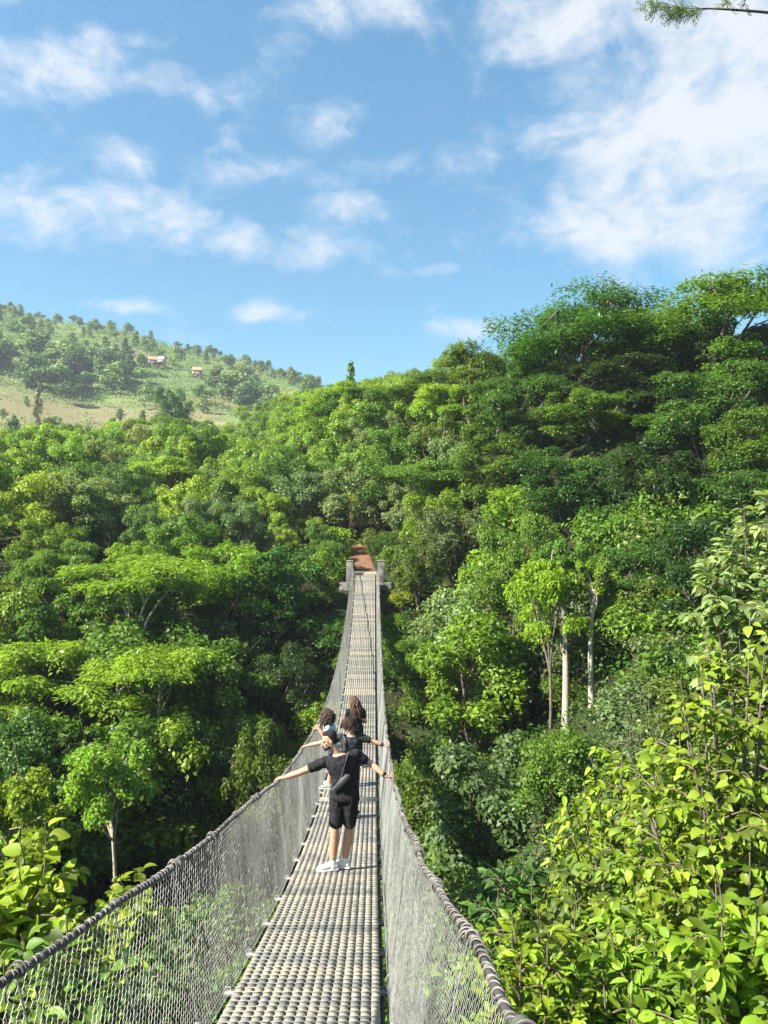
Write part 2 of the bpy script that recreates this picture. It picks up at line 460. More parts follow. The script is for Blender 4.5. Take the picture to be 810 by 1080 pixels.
TONE = {'mid': (.088, .172, .022), 'bright': (.142, .250, .022), 'yellow': (.20, .25, .020), 'dark': (.032, .070, .016),
        'deep': (.052, .124, .021), 'grey': (.095, .15, .058), 'pale': (.17, .25, .095), 'olive': (.088, .145, .024),
        'lime': (.17, .26, .020), 'limeyellow': (.155, .240, .022), 'hill': (.105, .185, .06), 'hilldark': (.075, .14, .05), 'hillpale': (.145, .225, .075), 'straw': (.23, .21, .12),
        'fmid': (.112, .205, .040), 'fbright': (.168, .280, .042), 'fyellow': (.205, .295, .036), 'fpale': (.19, .26, .105), 'fdeep': (.068, .145, .038), 'fgrey': (.140, .215, .090)}
_rt = random.Random(5)


def place(p, name, loc, sxy=1.0, sz=None, rz=None, tone='mid', jit=.16, label=None, cat='tree', group=None, parts=('trunk', 'crown'), tilt=(0, 0)):
    root = empty(name, loc); root.rotation_euler = (tilt[0], tilt[1], _rt.random() * 6.28 if rz is None else rz)
    root.scale = (sxy, sxy, sxy if sz is None else sz)
    c = TONE[tone] if isinstance(tone, str) else tone
    f = 1 + _rt.uniform(-jit, jit); g = 1 + _rt.uniform(-jit, jit) * .6
    for nm, me in zip(parts, (p.trunk, p.crown)):
        o = bpy.data.objects.new(nm, me); C.objects.link(o); o.parent = root
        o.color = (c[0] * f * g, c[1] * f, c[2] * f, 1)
    tag(root, label, cat, group)
    return root


def place_px(p, name, u, v, d, wpx=None, tone='mid', label=None, cat='tree', group=None, rz=None, sink=0.0, **kw):
    """top of the plant seen at (u, v), d metres out, its foot on the terrain"""
    q = px(u, v, d); g = float(H(q.x, q.y)) - sink
    hgt = max(q.z - g, .6)
    sz = hgt / p.h; sxy = sz if wpx is None else wpx * d / F / (2 * p.r)
    return place(p, name, (q.x, q.y, g), sxy, sz, rz, tone, label=label, cat=cat, group=group, **kw)
# ------------------------------------------------------------------ plants: the trees one can tell apart
BR = [broadleaf(11 + k, h=6.4, r=2.5 + .25 * (k % 3), base=.02 + .04 * (k % 3), nclump=58) for k in range(8)]
BRL = [broadleaf(31 + k, h=8.0, r=3.0, base=.06, nclump=80, nleaf=300, L=.155) for k in range(5)]
UM = [umbrella(51 + k, h=7.5, r=3.0) for k in range(3)]
SH = [shrub(71 + k) for k in range(4)]
WI = [broadleaf(81 + k, h=6.0, r=2.3, base=.12, nclump=52, nleaf=240, L=.19, w=.28) for k in range(2)]
FT = [fartree(91 + k, r=1.7 + .35 * k, base=.12 + .08 * k) for k in range(4)]
TALL = broadleaf(111, h=12, r=2.0, base=.60, nclump=44, nleaf=240, L=.17, bark=M_palebark, trunk_r=.30, elo=-.35)
TALLF = broadleaf(112, h=10, r=2.4, base=.52, nclump=50, nleaf=240, L=.17, bark=M_palebark, trunk_r=.13, elo=-.5)
UMT = umbrella(121, h=10, r=3.4, npad=15, nfrond=520, L=.27, fork=.42, bark=M_palebark, trunk_r=.11)
UMT2 = umbrella(122, h=10, r=3.2, npad=12, nfrond=560, L=.26, fork=.35, bark=M_palebark, trunk_r=.11)
UMB = umbrella(131, h=10, r=5.2, npad=24, nfrond=620, L=.30, fork=.4, trunk_r=.22, thick=.42, drop=.42)
UMB2 = umbrella(137, h=10, r=4.6, npad=19, nfrond=560, L=.30, fork=.36, trunk_r=.2, thick=.36, drop=.46)

HERO = []
def hero(p, name, u, v, d, wpx, tone, label, **kw):
    o = place_px(p, name, u, v, d, wpx, tone, label=label, **kw); HERO.append((o.location.x, o.location.y, wpx * d / F / 2)); return o

# left bank
hero(UMT, 'umbrella_tree', 150, 582, 36, 165, 'bright', 'wide flat-topped tree with feathery yellow-green layers left of the bridge, upper of two', rz=.4)
hero(UMT2, 'umbrella_tree', 152, 672, 29, 150, 'bright', 'flat-topped tree with bright feathery pads and pale forked limbs, lower of two', rz=2.2)
hero(UM[0], 'umbrella_tree', 40, 672, 31, 130, 'bright', 'flat-topped feathery tree at the left picture edge beside the pale-limbed one', rz=1)
hero(UM[1], 'umbrella_tree', 20, 612, 40, 120, 'olive', 'thin olive flat-topped tree at the left edge under the grey-twigged tree')
hero(TALLF, 'leafy_tree', 128, 772, 23, 100, 'bright', 'bright green leafy tree on a slim pale forked trunk above the left handrail')
hero(TALLF, 'leafy_tree', 40, 812, 17.5, 130, 'lime', 'sunlit lime-green tree on a leaning grey trunk behind the left handrail', tilt=(0, .12))
hero(BRL[2], 'leafy_tree', 250, 628, 37, 130, 'dark', 'tall tree with leaves coloured dark for shade just left of the bridge middle')  # leaf tone darkened to paint in the ravine's shade
hero(BRL[0], 'leafy_tree', 300, 672, 34, 90, 'dark', 'leafy tree with shade-darkened leaf colour leaning close to the left handrail below the bridge end', rz=2)  # the dark leaf tone stands in for the deep shade of this gap
hero(BRL[1], 'leafy_tree', 215, 738, 28, 120, 'dark', 'tree with shade put into its dark leaf colour below the feathery flat-topped pair', rz=1)  # shade is put into the leaf colour through the dark tone
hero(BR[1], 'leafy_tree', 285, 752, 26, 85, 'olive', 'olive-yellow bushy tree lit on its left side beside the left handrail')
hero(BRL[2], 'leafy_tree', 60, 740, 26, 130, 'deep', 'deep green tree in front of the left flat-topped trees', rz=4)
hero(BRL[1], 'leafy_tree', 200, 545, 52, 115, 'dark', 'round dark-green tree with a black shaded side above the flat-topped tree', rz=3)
hero(WI[0], 'grey_tree', 45, 560, 47, 95, 'grey', 'thin grey-green tree with bare pale twigs at the left edge')
hero(WI[1], 'grey_tree', 338, 533, 58, 110, 'pale', 'silvery pale-leaved tree on the bank above the dirt path')
hero(BR[2], 'leafy_tree', 305, 572, 48, 75, 'bright', 'bright green tree just left of the far bridge posts')
hero(BR[3], 'leafy_tree', 20, 452, 88, 110, 'dark', 'dark green round tree at the left edge below the brown field')
hero(BRL[3], 'round_tree', 181, 400, 150, 44, 'hilldark', 'lone dark round tree standing in front of the brown field')
hero(FT[0], 'slender_tree', 370, 386, 92, 15, 'fmid', 'slender pointed tree sticking out of the skyline above the bridge')
# right bank
hero(UMB, 'umbrella_tree', 610, 300, 47, 175, 'deep', 'broad flat-topped acacia on the skyline right of the bridge', rz=.3)
hero(UMB2, 'umbrella_tree', 768, 289, 42, 190, 'mid', 'tall flat-topped acacia with a long bare limb at the right edge of the skyline', rz=2.0)
hero(UM[2], 'umbrella_tree', 495, 358, 52, 62, 'olive', 'thin layered tree poking above the skyline left of the broad acacia')
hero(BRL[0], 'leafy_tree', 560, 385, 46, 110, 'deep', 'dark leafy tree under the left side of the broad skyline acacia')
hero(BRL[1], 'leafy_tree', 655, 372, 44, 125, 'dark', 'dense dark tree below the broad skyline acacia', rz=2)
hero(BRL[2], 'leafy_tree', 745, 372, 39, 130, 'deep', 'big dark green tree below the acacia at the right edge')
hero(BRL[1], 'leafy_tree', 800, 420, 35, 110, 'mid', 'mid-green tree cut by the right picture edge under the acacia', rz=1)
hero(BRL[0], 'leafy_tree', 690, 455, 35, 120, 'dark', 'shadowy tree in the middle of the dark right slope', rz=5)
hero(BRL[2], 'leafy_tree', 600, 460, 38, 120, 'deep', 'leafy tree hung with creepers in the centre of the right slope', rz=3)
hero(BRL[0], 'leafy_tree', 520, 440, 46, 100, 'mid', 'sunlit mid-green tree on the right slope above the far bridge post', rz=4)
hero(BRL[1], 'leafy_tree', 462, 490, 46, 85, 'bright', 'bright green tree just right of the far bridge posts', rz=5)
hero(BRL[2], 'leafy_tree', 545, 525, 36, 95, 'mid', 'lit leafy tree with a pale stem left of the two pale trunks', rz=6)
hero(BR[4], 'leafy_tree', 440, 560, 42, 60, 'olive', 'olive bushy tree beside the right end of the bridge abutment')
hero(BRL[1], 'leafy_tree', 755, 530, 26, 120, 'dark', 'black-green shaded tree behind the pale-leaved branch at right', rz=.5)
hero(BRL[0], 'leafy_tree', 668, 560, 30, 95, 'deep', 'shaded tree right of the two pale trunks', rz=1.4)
hero(UM[1], 'umbrella_tree', 576, 588, 28.2, 84, 'lime', 'small bright feathery flat crown in front of two pale trunks', rz=.2)
tt = hero(TALL, 'leafy_tree', 596, 560, 29, 60, 'mid', 'tree with the longer bent pale trunk on the right slope', rz=.8)
hero(TALL, 'leafy_tree', 624, 582, 28, 50, 'bright', 'tree with the shorter straight pale trunk on the right slope', rz=2.4)


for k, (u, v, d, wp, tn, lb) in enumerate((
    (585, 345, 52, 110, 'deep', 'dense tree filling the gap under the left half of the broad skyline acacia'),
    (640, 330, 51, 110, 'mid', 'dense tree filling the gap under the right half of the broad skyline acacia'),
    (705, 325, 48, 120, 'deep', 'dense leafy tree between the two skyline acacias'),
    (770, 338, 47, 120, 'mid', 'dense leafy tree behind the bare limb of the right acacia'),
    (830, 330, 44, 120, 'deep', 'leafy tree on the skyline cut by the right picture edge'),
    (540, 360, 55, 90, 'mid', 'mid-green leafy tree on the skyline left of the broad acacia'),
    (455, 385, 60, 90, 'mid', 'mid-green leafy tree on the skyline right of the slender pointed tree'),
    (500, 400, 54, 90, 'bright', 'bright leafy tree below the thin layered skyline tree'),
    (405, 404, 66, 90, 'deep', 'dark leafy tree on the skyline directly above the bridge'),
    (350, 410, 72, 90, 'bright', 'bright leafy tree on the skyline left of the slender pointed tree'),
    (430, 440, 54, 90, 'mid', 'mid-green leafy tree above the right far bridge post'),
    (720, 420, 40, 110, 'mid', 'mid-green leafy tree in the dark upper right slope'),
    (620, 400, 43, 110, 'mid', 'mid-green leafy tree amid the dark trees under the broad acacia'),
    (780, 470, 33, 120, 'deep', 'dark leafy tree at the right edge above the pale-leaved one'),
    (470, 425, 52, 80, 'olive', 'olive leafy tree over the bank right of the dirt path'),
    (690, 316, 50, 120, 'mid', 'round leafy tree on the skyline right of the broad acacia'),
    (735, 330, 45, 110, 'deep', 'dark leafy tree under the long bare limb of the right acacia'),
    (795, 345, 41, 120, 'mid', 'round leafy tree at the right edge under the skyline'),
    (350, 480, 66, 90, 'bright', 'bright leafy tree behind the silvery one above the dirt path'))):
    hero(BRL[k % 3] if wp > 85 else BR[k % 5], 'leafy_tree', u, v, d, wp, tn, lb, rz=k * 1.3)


def filler_ok(x, y, r, ztop):
    xb = -.5 - .0125 * y
    if abs(x - xb) < r + .9 and y < 46:
        dz = -6.35 + (.0075 if y < 25 else .0082) * (y - 25) ** 2
        if ztop > dz - 1.2: return False
    if abs(x + 1.2) < min(r, 1.2) + .5 and 44 <= y < 52: return False
    for hx, hy, hr in HERO:
        if abs(hx - x) < .55 * hr and abs(hy - y) < .8: return False
    return True


CLEAR = [(570, 645, 640, 30), (118, 150, 815, 24.5), (60, 120, 850, 19), (352, 418, 575, 60)]
def clear(x, y, r, ztop, p):
    u = 405 + F * x / y; v = 540 - F * ztop / y; ru = F * r / y * .85
    for u0, u1, v0, dd in CLEAR:
        if y < dd and u + ru > u0 and u - ru < u1 and v < v0 + 85 and y > 6: return False
    return True
rng = random.Random(21)
# the ravine between camera and far bank: trees and shrubs that fill it
y = 13.0
cnt = 0
while y < 45:
    st = 2.5 + y * .03
    x = -.56 * y - 2
    while x < .56 * y + 2:
        xx = x + rng.uniform(-.8, .8); yy = y + rng.uniform(-.8, .8)
        g = float(H(xx, yy))
        zmax = float(np.interp(yy, [12, 16, 22, 30, 38, 45], [-7.0, -6.8, -6.4, -4.4, -1.8, 1.2]))
        if xx > 3: zmax = zmax + min(.42 * (xx - 3), 6)
        h = min(rng.uniform(4.0, 8.5), zmax - g)
        if xx < -2 and rng.random() < .25: h *= .7
        right = xx > .5
        if h > 3.2:
            k = rng.random()
            p = rng.choice(BR) if k < .62 else (rng.choice(WI) if k < .72 else (rng.choice(UM) if k < .86 else rng.choice(BRL)))
            s = h / p.h; sx = s * rng.uniform(.85, 1.25)
            if filler_ok(xx, yy, p.r * sx, g + h) and clear(xx, yy, p.r * sx, g + h, p):
                tone = rng.choice(['mid', 'deep', 'mid', 'bright', 'bright'] if not right else ['mid', 'mid', 'bright', 'olive', 'deep', 'grey'])
                nm = 'umbrella_tree' if p in UM else ('narrow_leaved_tree' if p in WI else 'leafy_tree')
                side = 'right' if right else 'left'
                lb = {'umbrella_tree': f'flat-topped small tree crowded in the ravine {side} of the bridge',
                      'narrow_leaved_tree': f'fine-leaved tree crowded in the ravine {side} of the bridge',
                      'leafy_tree': f'leafy tree crowded in the shaded ravine {side} of the bridge'}[nm]
                place(p, nm, (xx, yy, g), sx, s, None, tone, label=lb, group=f'{nm.replace("_", " ")}s in the ravine {side} of the bridge'); cnt += 1
        elif h > .8:
            p = rng.choice(SH); s = min(h, 3.0) / p.h
            if filler_ok(xx, yy, p.r * s, g + h) and clear(xx, yy, p.r * s, g + h, p):
                side = 'right' if right else 'left'
                place(p, 'shrub', (xx, yy, g), s * 1.1, s, None, rng.choice(['mid', 'bright', 'olive', 'grey', 'deep']), label=f'low leafy shrub on the ravine slope {side} of the bridge', cat='shrub', group=f'shrubs on the ravine slope {side} of the bridge', parts=('stem', 'foliage')); cnt += 1
        x += st
    y += st * .9

# shrubs in the sun on the steep slope below the two pale trunks
for k in range(46):
    yy = rng.uniform(20, 40); u = rng.uniform(415, 720); xx = (u - 405) / F * yy
    if 560 < u < 660 and yy < 30: continue
    if xx < 1.2: continue
    g = float(H(xx, yy)); p = rng.choice(SH); s = rng.uniform(.8, 1.5)
    if filler_ok(xx, yy, p.r * s, g + p.h * s) and clear(xx, yy, p.r * s, g + p.h * s, p):
        place(p, 'shrub', (xx, yy, g), s, s, None, rng.choice(['mid', 'bright', 'olive', 'grey', 'pale', 'mid']), label='sunlit leafy shrub on the slope below the two pale trunks', cat='shrub', group='shrubs below the two pale trunks', parts=('stem', 'foliage'))

for k in range(40):
    yy = rng.uniform(22, 35); u = rng.uniform(590, 730); xx = (u - 405) / F * yy
    if u < 660 and yy < 30: continue
    p = rng.choice(SH); s = rng.uniform(.5, .85)
    place(p, 'shrub', (xx, yy, float(H(xx, yy))), s * 1.2, s, None, rng.choice(['mid', 'bright', 'grey', 'fgrey', 'bright']), label='sunlit leafy shrub on the slope below the two pale trunks', cat='shrub', group='shrubs below the two pale trunks', parts=('stem', 'foliage'))

for k in range(26):
    yy = rng.uniform(20, 36); u = rng.uniform(418, 520); xx = (u - 405) / F * yy
    if xx < .9: continue
    p = rng.choice(SH); s = rng.uniform(.55, .9)
    place(p, 'shrub', (xx, yy, float(H(xx, yy))), s * 1.2, s, None, rng.choice(['mid', 'bright', 'deep', 'grey']), label='low leafy shrub on the ravine slope right of the bridge', cat='shrub', group='shrubs on the ravine slope right of the bridge', parts=('stem', 'foliage'))

# the forest on the far bank
cnt2 = 0
y = 46.0
while y < 122:
    st = 2.9 + (y - 46) * .032
    x = -.57 * y
    while x < .30 * y:
        xx = x + rng.uniform(-.9, .9); yy = y + rng.uniform(-.9, .9)
        x += st
        if xx > 4 and yy > 66: continue
        if xx > .14 * yy and yy > 54: continue
        g = float(H(xx, yy))
        k = rng.random()
        p = rng.choice(BR) if k < .60 else (rng.choice(UM) if k < .68 else (rng.choice(WI) if k < .84 else rng.choice(BRL)))
        h = rng.uniform(4.8, 8.4) * float(np.interp(yy, [46, 85, 105, 122], [1, 1, .82, .8])) * (float(np.interp(yy, [88, 100], [1, .72])) if xx < -.22 * yy else 1)
        if yy < 58: h *= .8
        u_ = 405 + F * xx / yy; h = min(h, (540 - float(np.interp(u_, [0, 200, 300, 400, 480, 560], [446, 432, 412, 396, 374, 350]))) / F * yy - g)
        if -7.5 < xx < .5 and yy < 55: h = min(h, 2.4)
        if h < 1.6: continue
        s = h / p.h; sx = s * rng.uniform(.8, 1.12)
        if not filler_ok(xx, yy, p.r * sx, g + h): continue
        tone = rng.choice(['fbright', 'fmid', 'fbright', 'fyellow', 'fmid', 'fdeep', 'fgrey', 'fbright', 'fbright'])
        if p in WI: tone = rng.choice(['fgrey', 'fgrey', 'fpale', 'fmid'])
        nm = 'umbrella_tree' if p in UM else ('narrow_leaved_tree' if p in WI else 'leafy_tree')
        zone = 'on the near part of the far bank' if yy < 66 else ('in the middle of the far forest' if yy < 92 else 'along the top edge of the far forest')
        col = {'fbright': 'bright green', 'fyellow': 'yellow-green', 'fmid': 'mid-green', 'fdeep': 'dark green', 'fgrey': 'grey-green', 'fpale': 'pale'}[tone]
        kind = {'umbrella_tree': 'flat-topped tree', 'narrow_leaved_tree': 'fine-leaved tree', 'leafy_tree': 'leafy tree'}[nm]
        place(p, nm, (xx, yy, g), sx, s, None, tone, label=f'{col} {kind} {zone}', group=f'{col} {kind}s {zone}'); cnt2 += 1
    y += st * .92

# the hill behind: groves, scattered trees, the ridge line
cnt3 = 0
def hilltree(xx, yy, h, tone, label, group, p=None):
    global cnt3
    if 150 < 405 + F * xx / yy < 222 and 288 < yy < 327: return
    p = p or rng.choice(FT); s = h / p.h
    place(p, 'hill_tree', (xx, yy, float(H(xx, yy))), s * rng.uniform(1.0, 1.6), s, None, tone, label=label, group=group); cnt3 += 1
for k in range(100):                                     # the grove across the hill's foot
    yy = rng.gauss(298, 12); xx = rng.uniform(-.56, -.14) * yy
    hilltree(xx, yy, rng.uniform(6, 11), rng.choice(['hill', 'hilldark', 'hillpale', 'hillpale']), 'tree in the blue-green grove across the middle of the hill', 'trees of the grove on the hill')
for k in range(85):
    yy = rng.uniform(305, 378); xx = rng.uniform(-.55, -.08) * yy
    hilltree(xx, yy, rng.uniform(4, 7.5), rng.choice(['hill', 'hillpale', 'hillpale']), 'small tree scattered on the upper grassy hillside', 'trees scattered on the upper hillside')
for k in range(70):
    cx = rng.choice([-215, -200, -186, -176, -150, -141, -118, -96, -90, -62, -38, -28]); xx = cx + rng.gauss(0, 6); yy = 386 + rng.uniform(-10, 14)
    hilltree(xx, yy, rng.uniform(1.8, 5.5), rng.choice(['hill', 'hillpale', 'hill']), 'tree on the ridge line of the hill', 'trees on the hill ridge')
for k in range(22):
    yy = rng.uniform(150, 262); xx = rng.uniform(-.55, -.12) * yy
    hilltree(xx, yy, rng.uniform(2.5, 5), rng.choice(['hill', 'hillpale', 'hilldark']), 'bushy tree at the edge of the brown field', 'trees around the brown field')
q = px(40, 405, 205); bare = place_px(FT[0], 'bare_tree', 40, 412, 205, 10, 'straw', label='straw-coloured dry tree standing alone in the field at left')

# far scrub: low growth that nobody could count
sb = MB(); r2 = rs(77)
n = 6500
yy = np.where(r2.rand(n) < .86, r2.uniform(272, 400, n), r2.uniform(140, 272, n)); xx = r2.uniform(-.62, .02, n) * yy
zz = H(xx, yy)
k = 9
P = np.repeat(np.stack([xx, yy, zz], -1), k, 0) + r2.normal(size=(n * k, 3)) * np.array([1.0, 1.0, .6]) + np.array([0, 0, .8])
Nn = unit(np.array([0, -.3, 1.0]) + r2.normal(size=(n * k, 3)) * .5); D = unit(np.cross(Nn, rdir(r2, n * k)))
leaves(sb, P, D, Nn, r2.uniform(.45, 1.0, n * k), r2.uniform(.35, .7, n * k))
o = sb.build('hillside_scrub', M_far); o.color = (*TONE['hillpale'], 1); tag(o, 'low pale green scrub covering the hillside', 'scrub', kind='stuff')

# undergrowth on the ravine slopes and the forest floor
ub = MB(); r2 = rs(78)
n = 9500
yy = 1.5 + 60 * r2.rand(n) ** .9; xx = r2.uniform(-.62, .62, n) * (yy + 5)
keep = ~((np.abs(xx + 1.1) < 1.7) & (yy < 4)) & ~((np.abs(xx + 1.1) < 1.6) & (yy > 40)) & ~((np.abs(xx + 2) < 2.2) & (yy > 43) & (yy < 58))
xx, yy = xx[keep], yy[keep]; n = len(xx); zz = H(xx, yy); k = 22
P = np.repeat(np.stack([xx, yy, zz], -1), k, 0) + r2.normal(size=(n * k, 3)) * np.array([.38, .38, .2]) + np.array([0, 0, .28])
Nn = unit(np.array([0, -.1, 1.0]) + r2.normal(size=(n * k, 3)) * .45); D = unit(np.cross(Nn, rdir(r2, n * k)) + np.array([0, 0, -.15]))
Lg = r2.uniform(.12, .28, n * k); leaves(ub, P, D, Nn, Lg, Lg * .5)
o = ub.build('undergrowth', M_leaf); o.color = (*TONE['deep'], 1); tag(o, 'leafy undergrowth covering the ravine slopes', 'undergrowth', kind='stuff')

# hanging vines beside the pale trunks
for (u, v0, v1, d) in ((607, 632, 720, 29.2), (612, 640, 700, 29.3), (590, 630, 690, 29.1)):
    vb = MB(); a = np.array(px(u, v0, d)); b = np.array(px(u + 3, v1, d)); t = np.linspace(0, 1, 9)[:, None]
    vb.tube(a + (b - a) * t + np.sin(t * 7 + u) * np.array([.06, .05, 0]), .018, 5)
    tag(vb.build('hanging_vine', M_palebark, smooth=True), 'thin pale vine hanging down the right slope beside the tree trunks', 'vine', 'hanging vines on the right slope')

# ------------------------------------------------------------------ plants close to the bridge
def near(seed, u, v, d, wpx, tone, name, label, cat='shrub', rz=0.0, xl=None, **kw):
    """built at its real height and width, so no leaf is stretched; foot on the terrain"""
    q = px(u, v, d); g = float(H(q.x, q.y)); h = max(q.z - g, 1.0); r = wpx * d / F / 2
    p = leafy_plant(seed, h=h, r=r, **kw)
    return place(p, name, (q.x, q.y, g), 1, 1, rz, tone, jit=.05, label=label, cat=cat, parts=('stem', 'leaf_canopy'))

near(201, 775, 645, 6.4, 240, 'limeyellow', 'broad_leaved_tree', 'tall yellow-green tree with big round drooping leaves at the right edge', cat='tree', stems=28, per=54, L=.105, w=.70, twig=9, droop=.75, upright=.55, low=.3)
near(211, 710, 772, 7.2, 190, 'bright', 'drooping_shrub', 'light green shrub with long drooping leaves in front of the yellow-green tree', stems=24, per=52, L=.115, w=.44, twig=9, droop=.9, upright=.6, low=.25)
near(202, 645, 792, 9.2, 150, 'lime', 'drooping_shrub', 'light green shrub with long hanging leaves below the two pale trunks', stems=22, per=60, L=.155, w=.42, twig=8, droop=.9, upright=.65, low=.3)
near(203, 545, 898, 8.2, 120, 'deep', 'dark_leaved_shrub', 'dark green shrub just outside the right handrail', stems=20, per=44, L=.16, w=.40, twig=7, droop=.3, upright=.7, low=.2)
near(204, 560, 955, 6.0, 150, 'lime', 'glossy_shrub', 'bright glossy shrub at the bottom beside the right handrail', stems=22, per=46, L=.125, w=.42, twig=7, droop=.2, upright=.7, low=.2)
near(205, 665, 965, 5.9, 170, 'bright', 'glossy_shrub', 'leafy bright shrub at the bottom right between its neighbours', stems=22, per=46, L=.14, w=.42, twig=7, droop=.25, upright=.7, low=.2)
near(206, 780, 900, 5.4, 190, 'bright', 'leafy_shrub', 'leafy green shrub filling the bottom right corner', stems=24, per=46, L=.15, w=.52, twig=7, droop=.45, upright=.6, low=.2)
near(207, 620, 900, 7.6, 130, 'olive', 'leafy_shrub', 'olive-green shrub between the drooping shrub and the handrail', stems=20, per=46, L=.15, w=.5, twig=7, droop=.4, upright=.65, low=.2)
near(208, 585, 848, 11.5, 130, 'grey', 'grey_leaved_shrub', 'pale grey-green fine-leaved shrub above the dark one by the handrail', stems=24, per=60, L=.13, w=.4, twig=8, droop=.3, upright=.6, low=.2)
near(209, 680, 722, 14, 130, 'grey', 'grey_leaved_shrub', 'grey-green shrub with small leaves behind the drooping shrub', stems=24, per=60, L=.15, w=.4, twig=8, droop=.3, upright=.6, low=.2)
near(210, 800, 515, 15, 150, 'pale', 'pale_leaved_tree', 'tree with whitish-green drooping leaves at the right edge above the yellow-green one', cat='tree', stems=26, per=60, L=.25, w=.5, twig=9, droop=.7, upright=.72, low=.55)
near(212, 32, 868, 7.4, 170, 'lime', 'broad_leaved_shrub', 'bright broad-leaved shrub outside the left handrail at the left edge', stems=22, per=44, L=.18, w=.72, twig=7, droop=.6, upright=.62, low=.2)
near(213, 138, 912, 10.5, 95, 'lime', 'broad_leaved_shrub', 'smaller broad-leaved shrub against the left handrail by the leaning trunk', stems=16, per=40, L=.19, w=.7, twig=6, droop=.6, upright=.65, low=.25)
near(214, 50, 965, 5.2, 200, 'mid', 'leafy_shrub', 'green shrub seen through the netting at the bottom left', stems=18, per=40, L=.16, w=.5, twig=6, droop=.45, upright=.6, low=.2)
near(215, 170, 995, 6.2, 170, 'deep', 'small_leaved_shrub', 'dark small-leaved shrub behind the left netting beside the deck', stems=18, per=46, L=.12, w=.42, twig=6, droop=.3, upright=.6, low=.2)
near(216, 470, 1005, 6.6, 130, 'bright', 'leafy_shrub', 'green shrub behind the right netting at the bottom', stems=18, per=40, L=.15, w=.5, twig=6, droop=.4, upright=.6, low=.2)

# shrubs hugging the far abutment and the path
for k, (x, y, h, tn) in enumerate(((-3.3, 42.4, 1.3, 'mid'), (-3.6, 44.6, 2.0, 'bright'), (-3.6, 46.5, 2.2, 'deep'), (-2.7, 47.6, .8, 'olive'), (.9, 42.2, 1.0, 'yellow'), (1.4, 44.4, 1.2, 'bright'), (1.0, 46.2, 2.0, 'mid'), (.3, 48.0, .8, 'yellow'),
    (.2, 50.5, 1.8, 'deep'), (-3.0, 50.0, 1.3, 'mid'), (-3.4, 52.5, 2.2, 'bright'), (-.3, 53, 2.0, 'olive'), (-2.0, 40.6, 1.2, 'deep'), (-.8, 40.2, 1.1, 'mid'), (.3, 40.5, 1.3, 'bright'), (-1.6, 38.3, 1.4, 'mid'), (-.2, 38, 1.3, 'deep'), (1.3, 39, 2.2, 'mid'), (-3.2, 39.5, 2.3, 'deep'), (-.9, 59, 2.4, 'mid'), (-2.4, 61, 2.6, 'deep'))):
    p = SH[k % 4]; s_ = h / p.h
    place(p, 'shrub', (x, y, float(H(x, y))), s_ * 1.1, s_, None, tn, label='leafy shrub hugging the far bridge abutment and the dirt path', cat='shrub', group='shrubs around the far abutment', parts=('stem', 'foliage'))

# acacia spray reaching in from above at the top right; its limb comes from a tree standing right of the bridge
ab = empty('overhanging_acacia', (7.5, 7.2, float(H(7.5, 7.2)))); base = np.array(ab.location)
tm, cm = MB(), MB(); r3 = rs(301)
top = np.array([6.4, 7.3, 5.2]) - base
limb(tm, r3, (0, 0, -.5), top, .14, .07, k=9, sides=8)
e1 = np.array(px(735, 9, 7.6)) - base; e0 = np.array(px(860, 18, 7.5)) - base
limb(tm, r3, top, e0, .05, .02, k=7)
pts = limb(tm, r3, e0, e1, .016, .005, k=10)
tw = [(pts[9], np.array(px(683, 8, 7.65)) - base), (pts[8], np.array(px(690, 1, 7.6)) - base), (pts[7], np.array(px(712, 15, 7.6)) - base), (pts[5], np.array(px(765, -18, 7.5)) - base), (pts[4], np.array(px(790, -30, 7.5)) - base)]
for a, b in tw:
    tp = limb(tm, r3, a, b, .006, .002, k=7, sides=4)
    for q in range(1, 7):
        for s in range(7):
            T = unit((tp[q] - tp[q - 1])[None])[0]; d = unit(T + np.array([0, 0, -.5]) + r3.normal(size=3) * .8)
            m = 12; t = np.linspace(.1, 1, m); fl = .13
            Pq = tp[q] + d * (t * fl)[:, None]; sd = np.where(np.arange(m) % 2 == 0, 1, -1)[:, None]
            S = unit(np.cross(d, np.array([.2, -1, .3])))[None]
            leaves(cm, Pq, unit(S * sd + d * .6), unit(np.array([0, -.4, 1.0]) + r3.normal(size=(m, 3)) * .3), .032, .010)
for q in range(26):
    c = top + r3.normal(size=3) * np.array([1.6, 1.2, .5]) + np.array([1.6, .6, .9]); limb(tm, r3, top, c, .03, .006, k=5, sides=4); clump(cm, r3, c, .45, 160, .09, .3)
tm.build('trunk', M_bark, ab, True); o = cm.build('crown', M_leaf, ab); o.color = (*TONE['olive'], 1)
tag(ab, 'thin feathery acacia branch reaching in at the top right corner', 'tree')

# boulders in the stream bed below the bridge
rb = rs(9)
for k, (u, d, s) in enumerate(((478, 27, .9), (492, 26, .6), (470, 25.5, .5), (500, 28, .8), (455, 26, .6))):
    q = px(u, 540, d); bm = MB(); bm.ellipsoid((0, 0, 0), (s, s * .8, s * .6), 18, 12)
    v = bm.v[0]; v *= (1 + .16 * np.sin(v[:, :1] * 5 + k) * np.sin(v[:, 1:2] * 6 + 1) + .1 * np.sin(v[:, 2:] * 9 + k))
    o = bm.build('boulder', M_rock, None, True); o.location = (q.x, d, float(H(q.x, d)) + s * .25)
    tag(o, 'brown boulder in the dark stream bed right of the bridge', 'rock', 'boulders in the stream bed')

